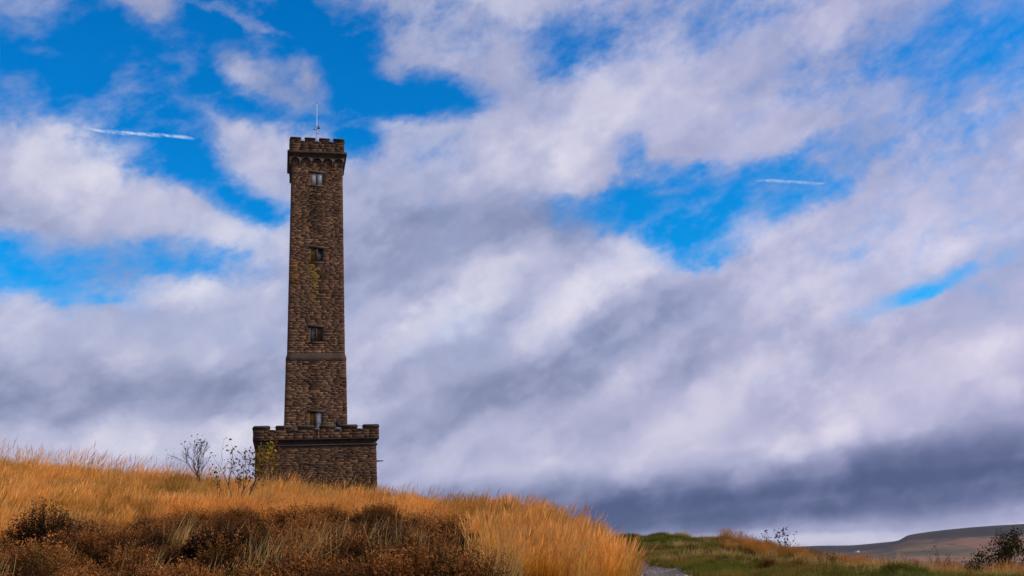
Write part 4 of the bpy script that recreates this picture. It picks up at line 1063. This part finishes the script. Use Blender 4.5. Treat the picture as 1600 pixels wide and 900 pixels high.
def leaf_quads(rnd, tips, per, size, pal, scatter_r):
    bits = []
    for p, d_ in tips:
        for _ in range(per if isinstance(per, int) else rnd.randint(*per)):
            c_ = np.array(p) + np.array([rnd.gauss(0, scatter_r) for _ in range(3)]); s_ = size * rnd.uniform(.6, 1.3)
            a = np.array([rnd.gauss(0, 1) for _ in range(3)]); a /= np.linalg.norm(a); b = np.cross(a, [rnd.gauss(0, 1) for _ in range(3)]); b /= np.linalg.norm(b) + 1e-6; n_ = np.cross(a, b)
            V = np.array([c_ - a * s_ * .5, c_ + b * s_ * .28 + n_ * s_ * .06, c_ + a * s_ * .5, c_ - b * s_ * .28 + n_ * s_ * .06])
            bits.append((V, [(0, 1, 2, 3)], None, rnd.choice(LEAFPAL[pal(rnd, c_) if callable(pal) else pal])))
    return bits

def shrub(name, loc, label, cat, stems, L, rad, depth, leaves, seed, group=None, up=0.15, spread=0.6, child=(2, 4), trunk='stems', crown='foliage'):
    rnd = random.Random(seed); root = empty(name, loc); tag(root, label, cat, group)
    br, tips = [], []
    for d_ in stems:
        grow(rnd, Vector((rnd.uniform(-.05, .05), rnd.uniform(-.05, .05), -0.05)), Vector(d_).normalized(), L, rad, depth, up, 0.16, tips, br, child, spread)
    joined(trunk, [tube([tuple(q) for q in pts], r0, 5 if dp else 3, r1) for pts, r0, r1, dp in br], m_bark, root)
    bits = []
    for (per, size, pal, sr, sel) in leaves:
        tp = [t for t in tips if sel is None or sel(t[0])]
        if tp: bits += leaf_quads(rnd, tp, per, size, pal, sr)
    if bits: joined(crown, bits, m_leaf, root)
    return root

# bare sapling on the crest, left of the tower
shrub('sapling', spot(306, 29.5), 'nearly bare sapling on the crest left of the tower', 'tree', [(0.0, 0, 1)], 0.86, 0.032, 3, [((0, 1), 0.075, 'dark', 0.03, lambda p: p.z > 1.5), ((0, 1), 0.07, 'olive', 0.05, lambda p: p.z > 1.6), ((0, 1), 0.055, 'dark', 0.05, lambda p: p.z > .7 and abs(p.x) > .3)], 17, up=0.26, spread=0.80, child=(5, 7), trunk='trunk', crown='crown')
# leafy autumn shrub leaning towards the tower
shrub('birch_shrub', spot(368, 24.5), 'autumn shrub with orange and lime leaves growing before the left corner of the tower base', 'shrub',
      [(0.62, 0.0, 0.9), (0.50, 0.1, 1.0), (0.40, -.1, 1.0), (0.15, 0.1, 1.0), (-0.25, 0, 1.0), (-.02, 0.1, 1.0), (-.60, 0, .8)], 0.92, 0.020, 2,
      [((3, 6), 0.08, 'autumn', 0.09, lambda p: p.x > 0.35), ((1, 3), 0.075, 'yellow', 0.10, lambda p: p.x > 0.45 and p.z > .6), ((2, 3), 0.08, 'lime', 0.07, lambda p: p.z > 1.3 and p.x > 0.35), ((1, 3), 0.075, 'autumn', 0.06, lambda p: p.x <= 0.35), ((0, 2), 0.075, 'dark', 0.06, None)], 21, up=0.24, spread=0.5)
# plants against the foot of the tower
for i, (px_, lab, sd) in enumerate(((440, 'tangled yellowing bramble at the foot of the tower base, left end', 3), (492, 'yellow-green bush against the middle of the tower base', 7), (520, 'rust-tinged bush against the tower base right of its middle', 11))):
    u_ = (-3.4, -0.1, 1.7)[i]; P_ = on_tower(u_, -7.3, 0); P_.z = float(ground_z(P_.x, P_.y))
    shrub('bramble_bush', P_, lab, 'bush', [(0.3, 0, 1), (-.3, 0, 1), (0, .2, 1), (.6, -.1, .8), (-.6, 0, .8), (0.1, -.3, 1)], 1.15, 0.02, 2, [((2, 4), 0.20, ('olive', 'yellow', 'autumn')[i], 0.16, None), ((1, 2), 0.16, 'olive', 0.2, None)], sd, 'bushes at the foot of the tower')
# shrubs along the right-hand ridge
shrub('ridge_shrub', spot(1218, 37), 'leggy dark-leaved shrub standing in the ridge grass', 'shrub', [(-.6, 0, 1), (-.2, 0, 1.), (.1, 0, 1), (.75, 0, .9), (.35, 0, .9)], 0.62, 0.014, 1, [((4, 7), 0.085, 'dark', 0.06, lambda p: p.z > .3), ((1, 2), 0.08, 'olive', 0.06, None)], 31, 'shrubs along the ridge', up=0.25, spread=0.4, child=(2, 3))
shrub('ridge_shrub', spot(1358, 30), 'small wind-bent shrub on the ridge below the white farm', 'shrub', [(.6, 0, .7), (.2, 0, .9), (-.3, 0, .8), (-.6, 0, .4)], 0.36, 0.012, 1, [((3, 5), 0.07, 'dark', 0.06, None)], 33, 'shrubs along the ridge', up=0.1, spread=0.6)
shrub('ridge_shrub', spot(1461, 27), 'thin upright shrub before the brown moor slope', 'shrub', [(-.25, 0, 1), (0, 0, 1), (.25, 0, 1), (.6, 0, .5), (-.7, 0, .7)], 0.50, 0.012, 2, [((0, 1), 0.05, 'olive', 0.04, None), ((1, 2), 0.05, 'dark', 0.06, lambda p: p.z < 0.3)], 35, 'shrubs along the ridge', up=0.2, spread=0.5)
shrub('ridge_shrub', spot(1566, 24.5), 'large dense dark bush at the right edge of the view', 'shrub', [(-.6, 0, .7), (-.2, .1, 1), (.1, 0, 1), (.5, 0, .8), (.9, 0, .4), (-.9, 0, .3), (0, -.3, .8)], 0.52, 0.018, 2, [((14, 20), 0.050, 'dark', 0.06, None), ((1, 2), 0.06, 'olive', 0.06, lambda p: p.z > .5)], 37, 'shrubs along the ridge', up=0.14, spread=0.75, child=(3, 5))
shrub('ridge_shrub', spot(1290, 25), 'squat dark bush on the turf where the ridge grass begins', 'shrub', [(-.6, 0, .5), (-.2, .1, .8), (.2, 0, .8), (.6, 0, .5)], 0.22, 0.012, 2, [((4, 6), 0.045, 'dark', 0.05, None)], 39, 'shrubs along the ridge', up=0.1, spread=0.7)

# ---- heather bushes that stand out singly
HB = [(66, 16.0, 0.46, 0.66, True, 'big dark heather bush at the far left before the golden grass'),
      (155, 19.0, 0.46, 0.46, False, 'rounded brown heather bush right of the big dark one'),
      (218, 19.5, 0.32, 0.40, True, 'small dark heather bush between two brown ones'),
      (292, 18.8, 0.40, 0.36, True, 'dark heather bush at the upper edge of the heather, left of the leafy shrub'),
      (372, 22.5, 0.45, 0.42, False, 'heather bush in the grass at the foot of the leafy shrub'),
      (508, 22.0, 0.55, 0.46, False, 'domed heather bush below the left half of the tower base'),
      (592, 22.4, 0.60, 0.50, False, 'domed heather bush below the right corner of the tower base'),
      (645, 18.5, 0.36, 0.40, True, 'dark heather bush right of the two domed ones'),
      (715, 17.6, 0.60, 0.52, True, 'broad dark heather bush where heather meets golden grass'),
      (728, 13.6, 0.34, 0.36, True, 'dark heather bush low at the right end of the heather'),
      (345, 12.6, 0.42, 0.36, True, 'dark heather bush behind the pale stems in the foreground')]
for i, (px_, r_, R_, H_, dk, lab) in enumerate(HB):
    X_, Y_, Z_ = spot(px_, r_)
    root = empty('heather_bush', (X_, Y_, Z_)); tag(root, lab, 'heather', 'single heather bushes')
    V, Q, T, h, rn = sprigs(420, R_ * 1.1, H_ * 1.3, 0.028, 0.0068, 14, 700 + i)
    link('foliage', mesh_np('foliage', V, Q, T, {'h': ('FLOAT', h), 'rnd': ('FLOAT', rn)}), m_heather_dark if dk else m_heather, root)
    rnd = random.Random(i); st = []
    for _ in range(9):
        a = rnd.uniform(0, 6.28); st.append(tube([(0, 0, -.03), (math.cos(a) * R_ * .3, math.sin(a) * R_ * .3, H_ * .4), (math.cos(a) * R_ * .55, math.sin(a) * R_ * .55, H_ * .75)], 0.010, 4, 0.004))
    joined('stems', st, m_bark, root)

# ---- white farmhouse far below the moor
d = ray(1340, 864); hh_ = math.hypot(d.x, d.y); ip_ = int(np.argmin(np.abs(fphi - math.atan2(d.x, d.y))))
R_ = float(fr[int(np.argmax(FZ[ip_] > fr * d.z / hh_))])             # where that sight line meets the slope
farm = empty('farmhouse', (d.x / hh_ * R_, d.y / hh_ * R_, float(np.interp(R_, fr, FZ[ip_]))), -0.35); tag(farm, 'tiny white farmhouse on the slope across the valley', 'house')
m_farm = plain('white_render', (0.78, 0.78, 0.76), 0.8, 0.05, 0.2); m_slate = plain('slate', (0.10, 0.10, 0.11), 0.7, 0.2, 0.5)
v, q = block(-8, 8, -4, 4, -3, 5, 0, 0, 0); part('wall', [(v, q, None, (0, 0, 0))], m_farm, farm)
Vr = np.array([(-8.4, -4.4, 5.01), (8.4, -4.4, 5.01), (8.4, 4.4, 5.01), (-8.4, 4.4, 5.01), (-8.4, 0, 8.2), (8.4, 0, 8.2)])
rf = part('roof', [(Vr, [(0, 1, 5, 4), (2, 3, 4, 5)], [(1, 2, 5), (3, 0, 4)], (0, 0, 0))], m_slate, farm)
v, q = block(5.5, 7, -0.7, 0.7, 7, 9.5, 0, 0, 0); part('chimney', [(v, q, None, (0, 0, 0))], m_farm, rf)
for u_ in (-5, 0, 5):
    v, q = block(u_ - .8, u_ + .8, -4.06, -4.01, 1.5, 3.6, 0, 0, 0); part('window', [(v, q, None, (0, 0, 0))], m_slate, farm)

# ---- thin air between here and the far moor
m_haze, g, out = material('haze_air')
pv = g.n('ShaderNodeVolumePrincipled'); pv.inputs['Color'].default_value = (0.80, 0.84, 0.95, 1); pv.inputs['Density'].default_value = 1.7e-5; pv.inputs['Anisotropy'].default_value = 0.2
g.link(pv.outputs[0], out.inputs['Volume'])
zlo, zhi, hw = -445.0, 75.0, 41000.0
Vh = np.array([(sx * hw, sy * hw, zz_) for zz_ in (zlo, zhi) for sx, sy in ((-1, -1), (1, -1), (1, 1), (-1, 1))])
hz = link('haze', mesh_np('haze', Vh, [(3, 2, 1, 0), (4, 5, 6, 7), (0, 1, 5, 4), (1, 2, 6, 5), (2, 3, 7, 6), (3, 0, 4, 7)]), m_haze)
tag(hz, 'thin pale air between the hill and the far moor', 'haze', kind='stuff')
